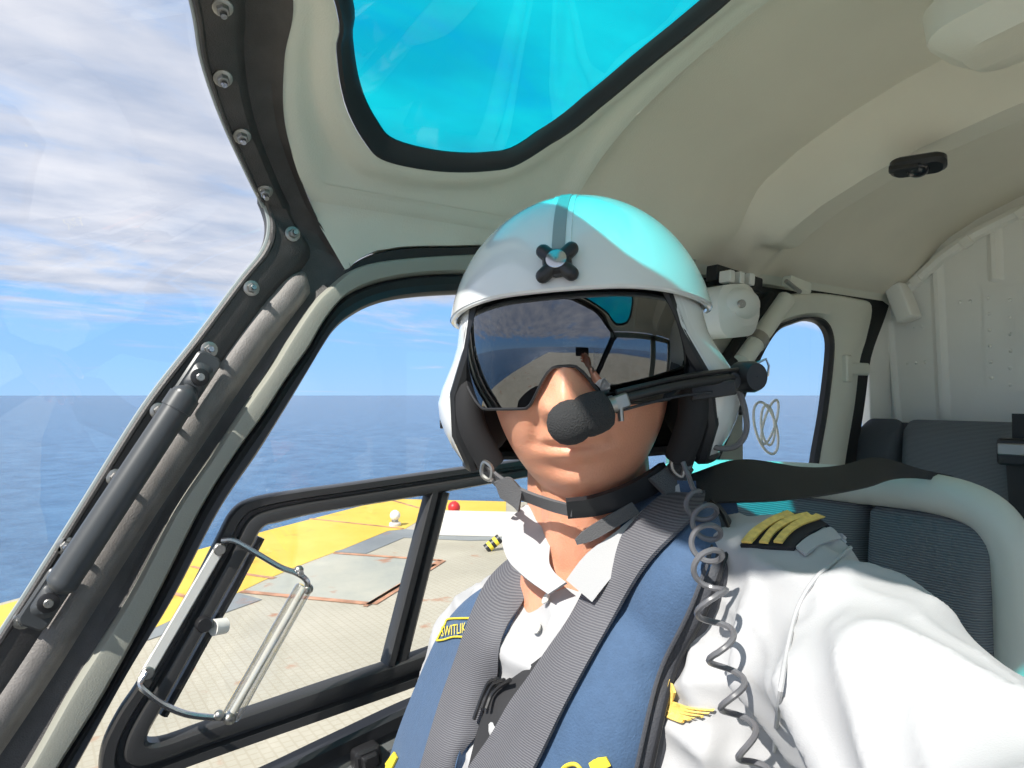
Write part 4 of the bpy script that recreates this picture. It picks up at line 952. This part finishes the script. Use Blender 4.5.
# ================================================================== HELMET
hel = empty('flight_helmet', HC, 'white flight helmet with mirrored dark visor and boom microphone', 'helmet')
SCN = Vector((0, .020, .028))
def shell_pt(az, z, grow=0.0):
    """helmet surface in head space: az 0 = front, z height"""
    c = .140 + grow; zz = z - SCN.z
    k = math.sqrt(max(0, 1 - (zz / c) ** 2)) if zz > 0 else 1.0
    side = abs(math.sin(az)) ** 2; low = sstep(.045, -.03, z)
    rx = .124 + grow + .030 * low; ry = (.150 - .034 * sstep(.05, -.01, z) if math.cos(az) > 0 else .148) + grow
    if zz < -.05: rx -= .030 * ((-zz - .05) / .07) ** 2; ry -= .012 * ((-zz - .05) / .07) ** 2
    return SCN + Vector((math.sin(az) * rx * k, -math.cos(az) * ry * k, zz))
def zedge(az):
    a = abs((math.degrees(az) + 180) % 360 - 180); return lerp(.085, -.085, sstep(44, 62, a)) - .012 * sstep(100, 170, a)
NAZ = 120
def shell_rows(grow, edge=0.0, n=26):
    rows = []
    for i in range(n + 1):
        t = i / n; row = []
        for k in range(NAZ):
            az = 2 * math.pi * k / NAZ; ze = zedge(az) + edge; top = .028 + .140 + grow - .00005
            # even steps in angle from the pole
            z = SCN.z + (.140 + grow) * math.cos(t * math.pi / 2 * 1.0) if False else lerp(top, ze, t ** 1.7 if t < 1 else 1)
            row.append(H(*shell_pt(az, z, grow)))
        rows.append(row)
    return rows
part('shell', MB().grid(shell_rows(0), cv=True), 'white_shell', hel)
part('padding', MB().grid(shell_rows(-.013, .006), cv=True), 'liner', hel)
edge = [H(*shell_pt(2 * math.pi * k / NAZ, zedge(2 * math.pi * k / NAZ), -.006)) for k in range(NAZ)]
part('edge_roll', MB().tube(edge, .0075, 8, closed=True), 'black_rubber', hel)
# visor housing
AZH = R(97)
def hz(az): return lerp(.070, .056, sstep(20, 95, abs(math.degrees(az)))) 
rows = []
for i in range(25):
    t = i / 24; row = []
    for k in range(61):
        az = lerp(-AZH, AZH, k / 60); top = .028 + .140 + .0088; g = .0090 * (1 - sstep(.94, 1.0, abs(k / 30 - 1))) 
        row.append(H(*shell_pt(az, lerp(top, hz(az), t ** 1.7), .0005 + g)))
    rows.append(row)
part('visor_housing', MB().grid(rows), 'white_shell', hel, auto=60)
lip_ = [H(*shell_pt(lerp(-AZH, AZH, k / 60), hz(lerp(-AZH, AZH, k / 60)) , .006)) for k in range(61)]
part('housing_lip', MB().tube(lip_, .0032, 8), 'white_shell', hel)
# visor
AZV = R(82)
def vz(az):
    a = abs(math.degrees(az)); z = lerp(-.028, .035, sstep(44, 80, a)); return z + .034 * (1 - sstep(3, 19, a))
rows = []
for i in range(17):
    t = i / 16; row = []
    for k in range(73):
        az = lerp(-AZV, AZV, k / 72); z = lerp(.085, vz(az), t); k_ = math.sqrt(1 - ((z - .022) / .150) ** 2); row.append(H(math.sin(az) * .1225 * k_, SCN.y - math.cos(az) * .1475 * k_, z))
    rows.append(row)
part('visor', MB().grid(rows), 'visor_glass', hel)
part('visor_edge', MB().tube(rows[-1], .0014, 6), 'black_plastic', hel)
# centre track with four-arm knob
azk = 0
tr_ = []
for i in range(20):
    z = lerp(.168, .090, i / 19); p = shell_pt(0, z, .0092); tr_.append(p)
for s_, w0, mt, g in ((0, .0105, 'white_shell', .0012), (1, .0055, 'grey_strip', .0024)):
    rws = [[H(p.x + q * w0, p.y - g * .6, p.z + g * .6) for q in (-1, -.8, .8, 1)] for p in tr_]
    part('visor_track', MB().slab(rws, .003, towards), mt, hel)
kp = shell_pt(0, .089, .011); kc = H(*kp); kn_ = (HR @ Vector((0, -1, .42))).normalized(); kx = (HR @ Vector((1, 0, 0))).normalized(); ky = kn_.cross(kx) * -1
kb = MB().disc(kc, kn_, .0120, .008, 20)
for sx, sy in ((-1, 1), (1, 1), (-1, -1), (1, -1)):
    kb.capsule(kc + kn_ * .004, kc + kn_ * .004 + kx * sx * .0115 + ky * -sy * .0115 * 1, .0065, .0062, 12, 4)
knob = part('visor_knob', kb, 'black_plastic', hel); part('knob_cap', MB().disc(kc + kn_ * .008, kn_, .0085, .003, 20), 'steel', knob)
# ear cups and inner pads
for s in (-1, 1):
    part('ear_cup', MB().ball(H(.103 * s, .018, -.022), (.028, .050, .056), 22, 14, HR), 'liner', hel)
    part('cheek_pad', MB().tube([H(*q) for q in cr([Vector((.098 * s, -.015, .065)), Vector((.097 * s, -.036, .03)), Vector((.104 * s, -.044, -.01)), Vector((.104 * s, -.042, -.045)), Vector((.090 * s, -.030, -.085))], 5)], .014, 12), 'liner', hel)
    rvp = H(*(shell_pt(R(84) * s, -.045, .0))); part('side_rivet', MB().disc(rvp, HR @ Vector((s, -.3, 0)), .005, .003, 12), 'black_plastic', hel)
# chin strap
def hd(px, py, d): return at(px, py, d)
part('chin_strap', band(quadstrip([(472, 440), (478, 455), (494, 474), (520, 490), (548, 500), (572, 506)], [(477, 462), (487, 478), (505, 494), (528, 503), (552, 512), (572, 517)], [.685, .672, .652, .632, .615, .606], [.69, .68, .658, .638, .62, .61]), .003), 'strap_grey', hel)
part('chin_pad', band(quadstrip([(566, 502), (590, 499), (620, 489), (646, 476), (664, 462)], [(568, 519), (598, 516), (628, 507), (652, 496), (676, 482)], [.604, .603, .611, .628, .65], [.612, .611, .619, .636, .655]), .006), 'black_rubber', hel)
part('chin_strap', band(quadstrip([(650, 478), (668, 466), (682, 450)], [(668, 496), (684, 484), (694, 470)], [.628, .645, .66], [.632, .648, .662]), .004), 'strap_grey', hel)
part('strap_tab', band(quadstrip([(494, 482), (508, 478), (522, 490)], [(500, 498), (512, 506), (518, 512)], [.645, .635, .632], [.645, .637, .634]), .004), 'strap_grey', hel)
part('strap_ring', MB().tube(cr([hd(484, 462, .660), hd(492, 468, .655), hd(490, 480, .657), hd(482, 474, .662)], 5, True), .0022, 6, closed=True), 'dull_steel', hel)
part('strap_ring', MB().tube(cr([hd(674, 452, .64), hd(684, 458, .64), hd(682, 476, .64), hd(672, 468, .64)], 5, True), .0022, 6, closed=True), 'dull_steel', hel)
part('strap_tail', band(quadstrip([(575, 540), (584, 531), (604, 518), (632, 502)], [(577, 545), (592, 541), (612, 530), (640, 513)], [.600, .600, .606, .620], [.600, .600, .606, .62]), .003), 'strap_grey', hel)
# boom microphone
m0 = at(563, 424, .555); m1 = at(596, 412, .560); fd = (m1 - m0).normalized(); fM = Matrix((fd, CM @ Vector((0, 0, 1)), fd.cross(CM @ Vector((0, 0, 1))))).transposed()
fa = at(548, 431, .552); fb = at(610, 407, .558); prof = [(0, .0), (.03, .007), (.10, .0130), (.20, .0165), (.32, .0182), (.42, .0182), (.49, .0170), (.53, .0160), (.56, .0168), (.62, .0176), (.74, .0176), (.86, .0168), (.95, .0145), (1, .010)]
part('mic_foam', MB().tube([fa.lerp(fb, t) for t, _ in prof], [max(.0004, q) for _, q in prof], 24), 'foam', hel)
part('mic_bracket', MB().tube([at(605, 407, .560), at(614, 404, .562)], .0075, 12).box(at(620, 402, .562), (fd, CM @ Vector((0, 0, 1)), fd.cross(CM @ Vector((0, 0, 1)))), (.008, .004, .006), .002).tube([at(620, 405, .560), at(621, 421, .560)], .0025, 8), 'dull_steel', hel)
bm_pts = cr([at(616, 400, .562), at(645, 393, .570), (at(680, 385, .585)), at(712, 380, .605), at(738, 377, .63)], 6)
part('boom', MB().tube(bm_pts, .0042, 10), 'black_plastic', hel)
part('boom', MB().tube([p + CM @ Vector((0, .0065, 0)) for p in bm_pts], .0022, 8), 'black_plastic', hel)
part('boom_wire', MB().tube(cr([at(616, 412, .560), at(645, 404, .570), at(680, 396, .585), at(712, 392, .605)], 5), .0012, 6), 'black_plastic', hel)
pn = CM @ Vector((.45, 0, 1)); part('boom_pivot', MB().disc(at(740, 377, .645), pn, .0145, .022, 20).disc(at(722, 381, .635), pn, .009, .016, 12), 'black_plastic', hel)
part('boom_clamp', MB().box(at(712, 390, .615), (CM @ Vector((1, .15, 0)), CM @ Vector((-.15, 1, 0)), CM @ Vector((0, 0, 1))), (.02, .007, .006), .002), 'black_plastic', hel)
part('wire_loop', MB().tube(cr([at(750, 370, .645), at(766, 359, .645), at(768, 375, .645), at(753, 383, .645)], 2, True), .0013, 6, closed=True), 'steel', hel)
part('boom_cable', MB().tube(cr([at(738, 388, .64), at(745, 410, .64), at(746, 432, .64), at(736, 446, .64), at(718, 448, .64), at(704, 442, .64), at(694, 455, .64), at(688, 470, .635)], 6), .0028, 8), 'cord', hel)
# coiled intercom lead
cp = [(683, 462), (690, 480), (697, 500), (706, 520), (706, 545), (709, 570), (711, 595), (714, 620), (722, 650), (728, 675), (733, 700), (742, 730), (752, 758), (770, 800)]
dep = [((hit(x, y, tall)[0] - CAM).dot(CM @ Vector((0, 0, -1)))) for x, y in cp]; dep = [min(d, .62) if y < 500 else d for d, (x, y) in zip(dep, cp)]
i0 = 4; d0_, d1_ = dep[i0], dep[-2]; ln = [lerp(d0_, d1_, (y - cp[i0][1]) / (758 - cp[i0][1])) for x, y in cp]
sh = max(0, max(l - d for l, d in list(zip(ln, dep))[i0:-1])); dep = [d if i < i0 else l - sh - .004 for i, (d, l) in enumerate(zip(dep, ln))]
for _ in range(3): dep = [dep[0]] + [dep[i] * .4 + (dep[i - 1] + dep[i + 1]) * .3 for i in range(1, len(dep) - 1)] + [dep[-1]]
cc = resample(cr([at(x, y, d - .017) for (x, y), d in zip(cp, dep)], 6), 420)
hl = []; up0 = None
for i, p in enumerate(cc):
    t = (cc[min(i + 1, 419)] - cc[max(i - 1, 0)]).normalized(); x = (CM @ Vector((1, 0, 0))); x = (x - t * x.dot(t)).normalized(); y = t.cross(x)
    a = i / 420 * 2 * math.pi * 9.5; rad = .0105 * sstep(30, 70, i) * (.75 + .25 * sstep(420, 250, i))
    hl.append(p + (x * math.cos(a) + y * math.sin(a)) * rad)
solo('coiled_cord', MB().tube(hl, .0022, 7), 'cord', 'dark grey coiled intercom cord hanging over the vest edge and white shirt', 'cord')
# phone in the raised hand, its front lens is the viewpoint
ph = empty('phone', PHC, 'dark phone held up in the pilot\'s outstretched hand', 'phone')
part('body', MB().box(cf(.055, 0, -.030), (CM @ Vector((1, 0, 0)), CM @ Vector((0, 1, 0)), CM @ Vector((0, 0, 1))), (.072, .036, .004), .008), 'black_plastic', ph)
